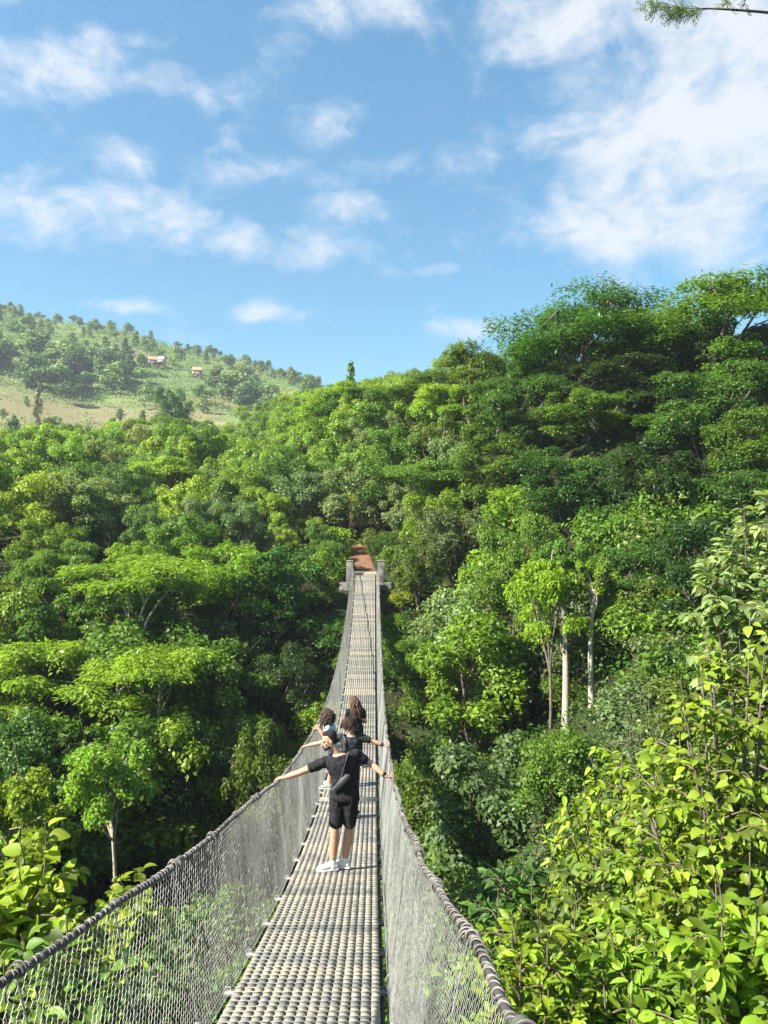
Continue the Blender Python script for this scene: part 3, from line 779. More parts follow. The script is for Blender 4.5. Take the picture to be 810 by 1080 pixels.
# small houses on the hill
def house(u, v, d, w, roofcol, label, rz):
    q = px(u, v, d); h = empty('house', (q.x, q.y, float(H(q.x, q.y)) - .2), rz)
    wl = MB(); wl.box((0, 0, 1.5), (w, w * .7, 3.4)); wl.build('wall', plain('house_plaster', (.30, .25, .19), .9), h)
    rf = MB(); a, b = w * .56, w * .42
    V = [(-a, -b, 3.15), (a, -b, 3.15), (a, b, 3.15), (-a, b, 3.15), (-a * .9, 0, 4.7), (a * .9, 0, 4.7)]
    rf.add(V, [[0, 1, 5, 4], [2, 3, 4, 5]]); rf.add(V, [[1, 2, 5], [3, 0, 4]]); rf.add(V, [[3, 2, 1, 0]])
    rf.build('roof', plain('house_roof', roofcol, .8), h)
    db = MB(); db.box((0, -w * .35 - .03, 1.0), (1, .06, 2)); db.build('door', plain('house_door', (.1, .06, .04), .7), h)
    for s in (-1, 1):
        wb = MB(); wb.box((s * w * .3, -w * .35 - .03, 1.7), (1.0, .06, .9)); wb.build('window', plain('house_window', (.05, .06, .07), .2), h)
    tag(h, label, 'house')
house(161, 382, 324, 3.6, (.42, .2, .11), 'small orange-roofed house on the hill, left of the two', .3)
house(170, 383, 327, 3, (.4, .42, .46), 'tiny pale-roofed house between the two orange ones on the hill', -.2)
house(208, 386, 326, 3.8, (.42, .2, .11), 'small orange-roofed house on the hill near the ridge, right of the dark grove', .1)
print('TREES', cnt, cnt2, cnt3)
# ------------------------------------------------------------------ the suspension bridge
def bx(d): return -.5 - .0125 * np.asarray(d, dtype=float)
def dz(d):
    d = np.asarray(d, dtype=float); return -6.35 + np.where(d < 25, .0075, .0082) * (d - 25) ** 2
def rz_(d, s=1):
    d = np.asarray(d, dtype=float); z = -5.15 + np.where(d < 25, .0077, .0060) * (d - 25) ** 2
    return z - (.042 if s > 0 else .066) * np.clip(8.2 - d, 0, 8) - .075 * np.exp(-((d - 9.8) / 2.2) ** 2)
def half(d): return .748 + .032 * np.clip(6.2 - np.asarray(d, dtype=float), 0, 4.2)
D0, D1 = -1.6, 43.6
bridge = empty('suspension_bridge', (-.5, -1.6, float(dz(-1.6))))
tag(bridge, 'long narrow suspension footbridge with slatted deck and wire netting sides', 'footbridge')
off = np.array(bridge.location)
HW = .545                                         # half width of the deck
rp = random.Random(4)
NC = 15
dd = D0; row = 0; tone = .5; panel = 0
while dd < D1 - .2:
    L_ = min(1.0, D1 - dd); mb = MB(); nr = 10
    kind = rp.random()
    plate = rp.random() < .07 and dd < 25
    for r_ in range(nr):
        a = dd + L_ * r_ / nr; b = dd + L_ * (r_ + 1) / nr; m = (a + b) / 2
        if rp.random() < .55: tone = min(1, max(0, rp.gauss(.52, .22)))
        s = float((dz(b) - dz(a)) / (b - a)); pitch = Matrix.Rotation(math.atan(s), 4, 'X')
        solid = plate and r_ in (4, 5, 6)
        if solid:
            mb.box((float(bx(m)) - off[0], m - off[1], float(dz(m)) - off[2] + .006), (2 * HW + .05, (b - a) * .97, .02), pitch, min(1, tone * .8 + .1)); continue
        for e in (-1, 1):                          # the plank's edges run right across between the slots
            mb.box((float(bx(m)) - off[0], m + e * (b - a) * .43 - off[1], float(dz(m + e * (b - a) * .43)) - off[2] - .0064), (2 * HW - .006, (b - a) * .10, .012), pitch, min(1, max(0, tone + rp.gauss(0, .05))))
        for c in range(NC):
            w = 2 * HW / NC
            cx = float(bx(m)) - HW + w * (c + .5)
            t = min(1, max(0, tone + rp.gauss(0, .09) + .10 * math.sin(c * 1.7 + row * .11)))
            mb.box((cx - off[0] + rp.uniform(-.002, .002), m - off[1], float(dz(m)) - off[2] - .005 + rp.uniform(-.0008, .0008)), (w * .84, (b - a) * .985, .010), pitch, t)
        row += 1
    # battens under the slats show in the gaps
    for r_ in range(nr + 1):
        a = dd + L_ * r_ / nr
        mb.box((float(bx(a)) - off[0], a - off[1], float(dz(a)) - off[2] - .036), (2 * HW, .026, .02), None, 0)
    mb.build('deck_panel', M_slat, bridge); dd += L_; panel += 1

# crossbeams with a hook and a hanger rod at each end
d = D0 + .5
while d < D1:
    mb = MB(); z = float(dz(d)) - off[2]; x = float(bx(d)) - off[0]
    mb.box((x, d - off[1], z - .075), (1.30, .045, .030)); mb.box((x, d - off[1] + .03, z - .052), (1.30, .006, .012))
    mb.build('crossbeam', M_rod, bridge)
    for s in (-1, 1):
        hb = MB(); xe = x + s * .625; xr = float(bx(d)) - off[0] + s * float(half(d)); zr = float(rz_(d, s)) - off[2]
        t = np.linspace(0, PI, 9)
        hook = np.stack([xe + .028 * np.cos(t), np.full(9, d - off[1]), z + .03 + .035 * np.sin(t)], -1)
        hook = np.concatenate([[[xe + .028, d - off[1], z - .06]], hook, [[xe - .028, d - off[1], z - .06]]])
        hb.tube(hook, .0055, 6)
        hb.tube([(xe, d - off[1], z + .06), (xe + (xr - xe) * .5, d - off[1], (z + zr) / 2), (xr, d - off[1], zr)], .0040, 6)
        wb = MB(); wb.tube([(xr + .029 * math.cos(q), d - off[1] + .004 * q, zr + .029 * math.sin(q)) for q in np.linspace(0, 4 * PI, 33)], .0042, 6)
        hr_ = hb.build('hanger_rod', M_rod, bridge, True); wb.build('rod_wrap', M_coil, hr_, True)
    d += 1.0

# handrail cables, lashed all along with wire
for s in (-1, 1):
    rr = rs(40 + s)
    cb = MB(); t = np.linspace(D0 - .4, D1 + .25, 180)
    wob = .012 * np.sin(t * 2.3 + s) + .008 * np.sin(t * 5.1)
    P = np.stack([bx(t) + s * half(t) - off[0] + wob * .6, t - off[1], rz_(t, s) - off[2] + wob], -1)
    cb.tube(P, .0145, 10); cable = cb.build('handrail_cable', M_rope, bridge, True)
    lb = MB(); turns = 1250; n = turns * 12; t = np.linspace(D0 - .3, D1 + .2, n); a = np.arange(n) / 12 * 2 * PI + .8 * np.sin(t * 3.1) + .5 * np.sin(t * 7.7)
    wob = .012 * np.sin(t * 2.3 + s) + .008 * np.sin(t * 5.1); rad = .0170 + .0040 * np.sin(t * 3.7) * np.sin(t * 1.3 + s) + .0012 * rr.rand(n)
    P = np.stack([bx(t) + s * half(t) - off[0] + wob * .6 + rad * np.cos(a), t - off[1] + .012 * np.sin(a * .37), rz_(t, s) - off[2] + wob + rad * np.sin(a)], -1)
    lb.tube(P, .0042, 4); lb.build('lashing', M_coil, cable)
    # clamp sleeves here and there
    for q in np.arange(1.9, D1, 3.1):
        kb = MB(); tt = np.linspace(q, q + .10, 5)
        kb.tube(np.stack([bx(tt) + s * half(tt) - off[0], tt - off[1], rz_(tt, s) - off[2]], -1), .028, 12)
        kb.build('clamp', M_coil, cable, True)
    # deck cable under the crossbeam ends
    db = MB(); t = np.linspace(D0 - .4, D1 + .3, 120)
    db.tube(np.stack([bx(t) + s * .56 - off[0], t - off[1], dz(t) - off[2] - .115], -1), .016, 8); db.build('deck_cable', M_rope, bridge, True)

# chain-link netting from handrail to deck edge: every wire zigzags down and hooks its neighbour
def netting(s, pitch, seed):
    rr = rs(seed); mb = MB(); nk = 36; cols = np.arange(D0 + .1, D1 + .1, pitch)
    a = np.arange(3) * 2 * PI / 3
    Vs, n = [], len(cols)
    tt = np.linspace(0, 1, nk + 1)
    zig = np.where(np.arange(nk + 1) % 2 == 0, -1, 1) * pitch * .56
    for i_, q in enumerate(cols):
        w = .00115
        yy = q + zig * (1 if i_ % 2 else -1) + .012 * np.sin(q * 1.7 + tt * 3) + rr.normal(size=nk + 1) * .0022
        xt = bx(q) + s * half(q); xb = bx(q) + s * .60
        bulge = (.016 * np.sin(q * 1.1 + s) + .006 * np.sin(q * 2.9 + tt * 4)) * np.sin(tt * PI)
        zt = float(rz_(q, s)) - .02; zb = float(dz(q)) - .06
        slope = float((dz(q + .1) - dz(q - .1)) / .2) * tt + (1 - tt) * float((rz_(q + .1, s) - rz_(q - .1, s)) / .2)
        P = np.stack([xt + (xb - xt) * tt + s * bulge + np.where((np.arange(nk + 1) + i_) % 2 == 0, .0018, -.0018), yy, zt + (zb - zt) * tt + slope * (yy - q)], -1)
        nxt = np.array([1.0, 0, 0]); up = np.array([0, .8, .6])
        Vs.append(P[:, None, :] + w * (np.cos(a)[None, :, None] * nxt + np.sin(a)[None, :, None] * up))
    V = np.stack(Vs) - off
    b = (np.arange(n) * (nk + 1) * 3)[:, None, None] + (np.arange(nk) * 3)[None, :, None]
    j = np.arange(3)[None, None, :]; k = (j + 1) % 3
    mb.add(V.reshape(-1, 3), np.stack([b + j, b + k, b + 3 + k, b + 3 + j], -1).reshape(-1, 4))
    mb.build('wire_netting', M_wire, bridge)
netting(-1, .027, 5); netting(1, .027, 6)
# a lengthwise tie wire through the netting
for s in (-1, 1):
    mb = MB(); t = np.linspace(D0, D1, 150)
    for f in (.95,):
        mb.tube(np.stack([(bx(t) + s * half(t)) * (1 - f) + (bx(t) + s * .60) * f - off[0], t - off[1], rz_(t, s) * (1 - f) + (dz(t) - .05) * f - off[2] + .006 * np.sin(t * 6)], -1), .0035, 5)
    mb.build('tie_wire', M_rod, bridge, True)

# concrete abutments: two square posts on wing blocks, a sill between
def abutment(yc, label, sgn):
    x0 = float(bx(yc)); zd = float(dz(min(max(yc, D0), D1)))
    ab = empty('bridge_abutment', (x0, yc, zd)); tag(ab, label, 'abutment')
    def bevel(mb, nm, mat):
        o = mb.build(nm, mat, ab); m = o.modifiers.new('Bevel', 'BEVEL'); m.width = .02; m.segments = 2; return o
    for s in (-1, 1):
        m1 = MB(); m1.box((s * .90, 0, .10), (.38, .38, 1.18)); bevel(m1, 'post', M_conc)
        m2 = MB(); m2.box((s * 1.06, sgn * .05, -1.30), (.82, .78, 1.60)); bevel(m2, 'wing_block', M_conc)
        m3 = MB(); m3.box((s * .90, 0, .72), (.42, .42, .05)); bevel(m3, 'post_cap', M_conc)
    m = MB(); m.box((0, sgn * .42, -.10), (1.28, .7, .28)); bevel(m, 'sill', plain('sill_stone', (.46, .38, .27), .9, noise=.3, scale=3))
    m = MB(); m.box((0, sgn * .60, -1.3), (1.26, 1.0, 2.08)); bevel(m, 'footing', M_conc)
    return ab
abutment(44.0, 'weathered concrete abutment with two square posts at the far end of the bridge', 1)
# ------------------------------------------------------------------ people
def skinmat():
    m = plain('skin', (.48, .27, .18), .55, noise=.10, scale=9)
    b = m.node_tree.nodes['Principled BSDF']; b.inputs['Subsurface Weight'].default_value = .08; b.inputs['Subsurface Radius'].default_value = (.02, .008, .004)
    return m
M_skin = skinmat()
M_black = plain('black_cotton', (.018, .018, .021), .85, noise=.35, scale=18, bump=.25, spec=.15)
M_char = plain('charcoal_cotton', (.03, .034, .038), .9, noise=.35, scale=18, bump=.25, spec=.15)
M_teal = plain('pale_teal_cotton', (.42, .58, .58), .9, noise=.12, scale=14, bump=.25, spec=.2)
M_shoe = plain('white_shoe', (.72, .71, .69), .6, noise=.1, scale=14)
M_greyshoe = plain('grey_shoe', (.32, .32, .33), .6, noise=.15, scale=14)
M_sock = plain('white_sock', (.76, .75, .73), .9, noise=.08, scale=30, bump=.2)
M_hair = plain('black_hair', (.012, .010, .009), .85, noise=.4, scale=40)
M_brown = plain('brown_hair', (.045, .026, .016), .75, noise=.5, scale=30)
M_red = plain('auburn_hair', (.034, .016, .011), .75, noise=.5, scale=30)
M_blond = plain('light_brown_hair', (.080, .046, .025), .7, noise=.6, scale=26)
M_strap = plain('bag_nylon', (.05, .05, .055), .6, noise=.2, scale=30)
M_pouch = plain('bag_pouch', (.045, .045, .05), .55, noise=.2, scale=30)
M_denim = plain('dark_denim', (.035, .045, .065), .9, noise=.3, scale=30)
M_eye = plain('eye_dark', (.02, .015, .012), .2, noise=0)
V3 = lambda *a: np.array(a, dtype=float)


def solidify(mb, name, mat, parent, voxel=.006, smooth=4, folds=0.0):
    """one continuous surface grown from the overlapping shapes"""
    o = bpy.data.objects.new('tmp', mb.mesh('tmp')); C.objects.link(o)
    m = o.modifiers.new('r', 'REMESH'); m.mode = 'VOXEL'; m.voxel_size = voxel; m.use_smooth_shade = True
    if smooth:
        s = o.modifiers.new('s', 'SMOOTH'); s.iterations = smooth; s.factor = .5
    dg = bpy.context.evaluated_depsgraph_get(); dg.update()
    me = bpy.data.meshes.new_from_object(o.evaluated_get(dg)); bpy.data.objects.remove(o)
    if folds:                                    # creases in the cloth
        from mathutils import noise as mn
        nrm = [v.normal.copy() for v in me.vertices]
        for v, q in zip(me.vertices, nrm):
            c = v.co; f = mn.noise(Vector((c.x * 9, c.y * 9, c.z * 20 + c.x * 14))) + .5 * mn.noise(Vector((c.x * 26, c.y * 26, c.z * 11)))
            v.co = c + q * folds * (abs(f) * 2 - .5)
    me.name = name; me.materials.clear(); me.materials.append(mat)
    r = bpy.data.objects.new(name, me); C.objects.link(r); r.parent = parent
    me.polygons.foreach_set('use_smooth', np.ones(len(me.polygons), dtype=bool))
    return r


def seg(mb, a, b, ra, rb, n=5, mid=None, sides=14):
    a, b = V3(*a), V3(*b); t = np.linspace(0, 1, n)
    rad = ra + (rb - ra) * t
    if mid: rad = rad + mid * np.sin(t * PI)
    mb.tube(a + (b - a) * t[:, None], rad, sides); mb.ellipsoid(a, (ra,) * 3, 12, 8); mb.ellipsoid(b, (rb,) * 3, 12, 8)


def frame(fwd, up=V3(0, 0, 1)):
    f = fwd / np.linalg.norm(fwd); r = np.cross(f, up); r /= np.linalg.norm(r); u = np.cross(r, f); return r, f, u


def hand(mb, w, tip, palm_n, curl=.7, side=1, sc=1.0):
    """palm, four unequal fingers bent round what they hold, a thumb from the side of the palm"""
    d = tip - w; d /= np.linalg.norm(d); n = palm_n - d * np.dot(palm_n, d); n /= np.linalg.norm(n); s = np.cross(d, n) * side
    k0 = w + d * .085 * sc
    for q in range(4):
        o = (q - 1.5) * .019 * sc
        seg(mb, w + d * .01 + s * o * .5, k0 + s * o, .015 * sc, .0125 * sc, 3, sides=8)
        L = (.078, .086, .080, .064)[q] * sc; p = k0 + s * o; dd = d.copy()
        for e in range(3):
            ang = curl * (.55, .8, .6)[e]; dd = dd * math.cos(ang) + n * math.sin(ang); nn = np.cross(s, dd) * side
            n2 = n - dd * np.dot(n, dd); n2 /= max(np.linalg.norm(n2), 1e-6)
            p2 = p + dd * L * (.45, .32, .23)[e]; seg(mb, p, p2, (.0098, .009, .0082)[e] * sc, (.009, .0082, .007)[e] * sc, 3, sides=8); p = p2
            n = n if e == 2 else n
    b = w + d * .028 + s * (-.022) * sc; p = b
    for e, (l, c) in enumerate(((.04, .3), (.032, .5), (.026, .6))):
        dd = d * .75 - s * .55 * (1 - .35 * e) + n * c; dd /= np.linalg.norm(dd)
        p2 = p + dd * l * sc; seg(mb, p, p2, (.0135, .011, .0095)[e] * sc, (.011, .0095, .008)[e] * sc, 3, sides=8); p = p2


def head(mb, c, fwd, up, k=1.0):
    r, f, u = frame(fwd, up); rot = Matrix([[r[i], f[i], u[i]] for i in range(3)])
    P = lambda x, y, z: c + (r * x + f * y + u * z) * k
    mb.ellipsoid(P(0, -.012, .028), (.074 * k, .094 * k, .094 * k), 22, 16, rot)     # skull
    mb.ellipsoid(P(0, .030, -.040), (.058 * k, .060 * k, .075 * k), 18, 12, rot)     # face
    mb.ellipsoid(P(0, .058, -.092), (.030 * k, .026 * k, .022 * k), 12, 8, rot)      # chin
    for s in (-1, 1):
        mb.ellipsoid(P(s * .042, .018, -.066), (.020 * k, .040 * k, .030 * k), 12, 8, rot)   # jaw
        mb.ellipsoid(P(s * .036, .066, -.022), (.022 * k, .018 * k, .016 * k), 10, 8, rot)   # cheekbone
        mb.ellipsoid(P(s * .076, -.006, -.012), (.010 * k, .020 * k, .032 * k), 10, 8, rot)  # ear
        mb.ellipsoid(P(s * .028, .082, .022), (.022 * k, .010 * k, .007 * k), 10, 6, rot)    # brow
    seg(mb, P(0, .086, .010), P(0, .110, -.030), .009 * k, .014 * k, 4, sides=8)      # nose
    for s in (-1, 1): mb.ellipsoid(P(s * .010, .098, -.034), (.009 * k,) * 3, 8, 6)
    mb.ellipsoid(P(0, .084, -.058), (.022 * k, .010 * k, .007 * k), 10, 6, rot); mb.ellipsoid(P(0, .083, -.068), (.019 * k, .010 * k, .007 * k), 10, 6, rot)
    return P, rot


def torso(mb, J, grow=0.0, lo=0.0, hi=1.0, k=1.0, hem=0.0):
    """pelvis to shoulders as one loft between the hip line and the shoulder line"""
    hipc, neck = J['hip'], J['neck']; hr = J['hipr'] / np.linalg.norm(J['hipr']); sr = J['shr'] / np.linalg.norm(J['shr'])
    rings = []
    prof = [(-.10, .150, .105), (0, .168, .118), (.12, .160, .112), (.30, .140, .100), (.48, .146, .108), (.68, .168, .118), (.84, .182, .112), (.94, .150, .090), (.975, .100, .082), (1.0, .085, .072)]
    ax = neck - hipc
    for t, a, b in prof:
        if t < lo - .001 or t > hi + .001: continue
        tt = min(max(t, 0), 1); r = hr * (1 - tt) + sr * tt; r = r / np.linalg.norm(r)
        f = np.cross(V3(0, 0, 1), r); f /= np.linalg.norm(f)
        c = hipc + ax * t + J.get('bend', V3(0, 0, 0)) * math.sin(PI * tt)
        rings.append((c, r * (a * k + grow), f * (b * k + grow)))
    mb.loft(rings, 24)


def foot_shape(mb, ankle, fdir, z0, g=0.0, L=.27, h=.075):
    f = V3(fdir[0], fdir[1], 0); f /= np.linalg.norm(f); r = V3(f[1], -f[0], 0)
    heel = V3(ankle[0], ankle[1], z0) - f * .065
    rings = []
    for t, w, hh in ((0, .026, .055), (.06, .034, .085), (.25, .038, .10), (.42, .038, .088), (.6, .045, .062), (.78, .047, .048), (.92, .036, .036), (1.0, .018, .024)):
        c = heel + f * L * t + V3(0, 0, hh * .5 + .001)
        rings.append((c, r * (w + g), V3(0, 0, hh * .5 + g * .5)))
    mb.loft(rings, 18)


def person(root_loc, J, spec, label):
    root = empty('person', root_loc); o = V3(*root_loc); tag(root, label, 'person', None)
    J = {k: (np.asarray(v, float)) for k, v in J.items()}
    k = spec.get('k', 1.0)
    b = MB()
    torso(b, J, 0, k=k)
    hr = J['hipr'] / np.linalg.norm(J['hipr'])
    P, rot = head(b, J['head'], J['look'], J['hup'], spec.get('hk', 1.0))
    seg(b, J['neck'] - V3(0, 0, .03), J['head'] + (J['neck'] - J['head']) * .25, .058 * k, .050 * k)
    for s in 'LR':
        hj = J['hip'] + hr * (.088 if s == 'R' else -.088) * k - V3(0, 0, .02)
        seg(b, hj, J['knee' + s], .088 * k, .056 * k, 6); seg(b, J['knee' + s], J['ank' + s], .055 * k, .037 * k, 8, mid=.010 * k)
        kn, an = J['knee' + s], J['ank' + s]; fd = J['toe' + s]; back = -V3(fd[0], fd[1], 0) / np.linalg.norm(fd)
        b.ellipsoid(kn + (an - kn) * .32 + back * .018, (.046 * k, .046 * k, .11 * k), 12, 10)
        foot_shape(b, an, fd, 0.008, -.006, .25)
        seg(b, J['sho' + s], J['elb' + s], .050 * k, .040 * k, 6, mid=.004); seg(b, J['elb' + s], J['wri' + s], .040 * k, .026 * k, 7, mid=.005 * k)
        b.ellipsoid(J['sho' + s], (.062 * k,) * 3, 14, 10)
        hand(b, J['wri' + s], J['fin' + s], J['palm' + s], spec.get('curl', .7), 1 if s == 'L' else -1, k)
    body = solidify(b, 'body', M_skin, root)
    # face
    for s in (-1, 1):
        e = MB(); e.ellipsoid(P(s * .030, .079, .002), (.012, .009, .008), 12, 8, rot); e.build('eye', M_eye, root, True)
    # shirt
    g = spec.get('loose', .018); c = MB(); torso(c, J, g, spec.get('hem', -.10), .98, k)
    for s in 'LR':
        e = J['sho' + s] + (J['elb' + s] - J['sho' + s]) * spec.get('sleeve', .62)
        seg(c, J['sho' + s], e, .068 * k, .064 * k, 5); c.ellipsoid(J['sho' + s], (.072 * k,) * 3, 14, 10)
        seg(c, J['neck'] - V3(0, 0, .045) , J['sho' + s] , .055 * k, .066 * k, 4)
    solidify(c, 'shirt', spec['shirt'], root, .007, 3, .010)
    # shorts or trousers
    c = MB(); torso(c, J, g * .7, -.10, .14, k)
    for s in 'LR':
        hj = J['hip'] + hr * (.088 if s == 'R' else -.088) * k - V3(0, 0, .02); kn = J['knee' + s]
        if spec['legs'] == 'shorts':
            e = hj + (kn - hj) * spec.get('short', .86); seg(c, hj, e - (e - hj) * .10, .108 * k, .082 * k, 6); c.tube([e - (e - hj) * .14, e], [.083 * k, .086 * k], 16)
        else:
            seg(c, hj, kn, .105 * k, .072 * k, 6); seg(c, kn, kn + (J['ank' + s] - kn) * .93, .072 * k, .058 * k, 6)
    solidify(c, 'shorts' if spec['legs'] == 'shorts' else 'trousers', spec['legmat'], root, .007, 3, .009)
    for s in 'LR':
        kn, an = J['knee' + s], J['ank' + s]
        if spec.get('sock'):
            c = MB(); u = (kn - an) / np.linalg.norm(kn - an)
            seg(c, an - u * .03, an + u * spec['sock'] * .5, .046, .045, 4); c.tube([an + u * spec['sock'] * .4, an + u * spec['sock'] * .9, an + u * spec['sock']], [.045, .049, .050], 16); solidify(c, 'sock', M_sock, root, .006, 2)
        c = MB(); foot_shape(c, an, J['toe' + s], .022, .007); seg(c, V3(an[0], an[1], .05), V3(an[0], an[1], .088), .050, .047, 3); sh = solidify(c, 'shoe', spec['shoe'], root, .006, 2)
        c = MB(); f = V3(J['toe' + s][0], J['toe' + s][1], 0); f /= np.linalg.norm(f); r = V3(f[1], -f[0], 0); hl = V3(an[0], an[1], .014) - f * .074
        c.loft([(hl + V3(0, 0, -.013), r * .02, f * .01), ] and [(hl + f * .29 * t + V3(0, 0, .004), r * (w + .009), V3(0, 0, .018)) for t, w in ((0, .024), (.06, .036), (.3, .039), (.6, .047), (.8, .048), (.93, .037), (1, .017))], 16)
        c.build('sole', spec.get('sole', M_shoe), sh, True)
    return root, J, P, rot


def locks(root, P, rot, mat, n, ln, wave, seed, cover=.55, rad=.011, spreadout=.02, back=1.0, fringe=.0, name='hair', drop=None):
    """a cap of hair with wavy locks falling from it"""
    r_ = rs(seed); mb = MB()
    mb.ellipsoid(P(0, -.020, .036), (.084, .098, .098), 20, 14, rot)
    ax = [P(1, 0, 0) - P(0, 0, 0), P(0, 1, 0) - P(0, 0, 0), P(0, 0, 1) - P(0, 0, 0)]
    for q in range(n):
        th = r_.rand() * 2 * PI; el = r_.uniform(-.15, 1.4)
        d = V3(math.cos(th) * math.cos(el), math.sin(th) * math.cos(el), math.sin(el))
        if d[1] > cover and d[2] < .55 + fringe: continue
        p = P(*(d * V3(.082, .094, .096) + V3(0, -.018, .034))); out = ax[0] * d[0] + ax[1] * min(d[1], .2) + ax[2] * 0
        L = ln * r_.uniform(.6, 1.1); t = np.linspace(0, 1, 12)[:, None]
        pts = p + out * spreadout * np.sin(t * PI * .6) * 2.2 + V3(0, 0, -1) * L * t ** 1.25 + out * spreadout * t
        if drop is not None: pts = pts + drop * t ** 1.5
        ph = r_.rand() * 6.28
        pts = pts + wave * (np.sin(t * 13 + ph) * ax[0] + np.cos(t * 11 + ph * 2) * ax[1]) * np.minimum(1, t * 4)
        mb.tube(pts, np.linspace(rad, rad * .35, 12), 6)
    return mb.build(name, mat, root, True)


def band(root, name, mat, pts, w, th):
    """flat strap following points, w wide"""
    mb = MB(); pts = [V3(*p) for p in pts]; n = len(pts); V = []
    c = sum(pts) / n
    for i_, p in enumerate(pts):
        t = pts[min(i_ + 1, n - 1)] - pts[max(i_ - 1, 0)]; t /= np.linalg.norm(t)
        out = p - c; out[2] *= .1; out -= t * np.dot(out, t); out /= max(np.linalg.norm(out), 1e-6); s = np.cross(t, out)
        V += [p - s * w / 2, p + s * w / 2, p + s * w / 2 + out * th, p - s * w / 2 + out * th]
    fs = []
    for i_ in range(n - 1):
        for j_ in range(4): fs.append([i_ * 4 + j_, i_ * 4 + (j_ + 1) % 4, i_ * 4 + 4 + (j_ + 1) % 4, i_ * 4 + 4 + j_])
    mb.add(V, fs); mb.add(V[:4], [[0, 1, 2, 3]]); mb.add(V[-4:], [[3, 2, 1, 0]])
    return mb.build(name, mat, root)


def deckpt(u, d): return ((u - 405) / F * d, d, float(dz(d)) + .004)

# --- the man in black, nearest
d = 10.0; L0 = deckpt(358, d)
def rail_local(L0, d, s): return V3(float(bx(d)) + s * float(half(d)) - L0[0], d - L0[1], float(rz_(d, s)) - L0[2])
rl, rr_ = rail_local(L0, d - .05, -1), rail_local(L0, d + .05, 1)
J = dict(hip=(.065, .02, .97), neck=(-.02, .03, 1.515), hipr=(.93, -.28, 0), shr=(.97, .12, .17), bend=(.035, -.02, 0),
         head=(-.135, .010, 1.685), look=(-.93, -.34, -.22), hup=(-.16, 0, 1),
         kneeL=(-.060, -.02, .525), kneeR=(.125, .05, .525), ankL=(-.085, .0, .085), ankR=(.065, .06, .085), toeL=(-.93, -.14, 0), toeR=(-.84, .24, 0),
         shoL=(-.195, -.0, 1.405), shoR=(.205, .06, 1.485), elbL=(-.49, -.07, 1.30), elbR=(.41, .11, 1.345),
         wriL=rl + V3(.085, -.03, .055), wriR=rr_ + V3(-.095, -.03, .06), finL=rl + V3(-.02, .0, .035), finR=rr_ + V3(.03, .02, .035), palmL=(0, 0, -1), palmR=(0, 0, -1))
root, J, P, rot = person(L0, J, dict(k=1.04, shirt=M_black, legs='shorts', legmat=M_black, short=.88, sock=.26, loose=.030, shoe=M_shoe, hem=-.10, sleeve=.55),
                         'man in black t-shirt and shorts with white socks, nearest, arms spread to both handrails')
hb = MB(); hb.ellipsoid(P(0, -.032, .052), (.079, .086, .084), 22, 14, rot); hb.ellipsoid(P(0, .012, .098), (.060, .060, .036), 16, 10, rot)
hb.ellipsoid(P(0, -.055, .0), (.070, .060, .075), 16, 10, rot)
for s in (-1, 1): hb.ellipsoid(P(s * .060, -.034, .018), (.020, .048, .052), 14, 10, rot)
solidify(hb, 'hair', M_hair, root, .006, 2)
hb = MB()
for s in (-1, 1):
    hb.ellipsoid(P(s * .047, .030, -.068), (.016, .034, .026), 12, 8, rot); hb.ellipsoid(P(s * .022, .072, -.088), (.026, .024, .022), 12, 8, rot)
    hb.ellipsoid(P(s * .014, .094, -.0475), (.016, .008, .006), 10, 6, rot); hb.ellipsoid(P(s * .030, .092, .024), (.020, .006, .005), 10, 6, rot)
hb.ellipsoid(P(0, .070, -.104), (.030, .024, .018), 12, 8, rot); solidify(hb, 'beard', M_hair, root, .005, 1)
# sling bag: strap from the right shoulder across the back, pouch low on the left
hr = V3(.95, -.1, 0)
band(root, 'bag_strap', M_strap, [(.11, -.055, 1.55), (.085, -.125, 1.45), (.06, -.155, 1.34), (.03, -.160, 1.24), (-.02, -.155, 1.15), (-.10, -.12, 1.08)], .035, .006)
pm = MB(); pm.box((.055, -.168, 1.215), (.20, .035, .075), Matrix.Rotation(-.78, 4, 'Y')); pm.ellipsoid((.055, -.172, 1.215), (.125, .030, .045), 16, 10, Matrix.Rotation(-.78, 4, 'Y'))
bag = solidify(pm, 'sling_pouch', M_pouch, root, .006, 2)
# watch on the right wrist
for nm, wj, ej, side in (('wrist_watch', J['wriR'], J['elbR'], 1),):
    wm = MB(); u = (ej - wj) / np.linalg.norm(ej - wj); wm.tube([wj + u * .015, wj + u * .045], [.034, .035], 14); wm.ellipsoid(wj + u * .03 + V3(0, -.02, .03), (.02, .016, .012), 12, 8)
    wm.build(nm, M_black, root, True)

# --- the man behind him, arms out too
d = 13.4; L0 = deckpt(367, d); rl, rr_ = rail_local(L0, d, -1), rail_local(L0, d + .05, 1)
J = dict(hip=(.02, .02, .92), neck=(.055, .02, 1.45), hipr=(1, 0, 0), shr=(1, .05, .0), head=(-.01, .04, 1.615), look=(-.55, .80, -.1), hup=(-.05, 0, 1),
         kneeL=(-.09, .05, .50), kneeR=(.11, .03, .50), ankL=(-.11, .0, .085), ankR=(.12, .03, .085), toeL=(-.3, 1, 0), toeR=(.2, 1, 0),
         shoL=(-.135, .02, 1.40), shoR=(.235, .02, 1.40), elbL=(-.40, .0, 1.33), elbR=(.44, .03, 1.33),
         wriL=rl + V3(.09, -.02, .055), wriR=rr_ + V3(-.09, -.02, .055), finL=rl + V3(-.02, .0, .03), finR=rr_ + V3(.02, .0, .03), palmL=(0, 0, -1), palmR=(0, 0, -1))
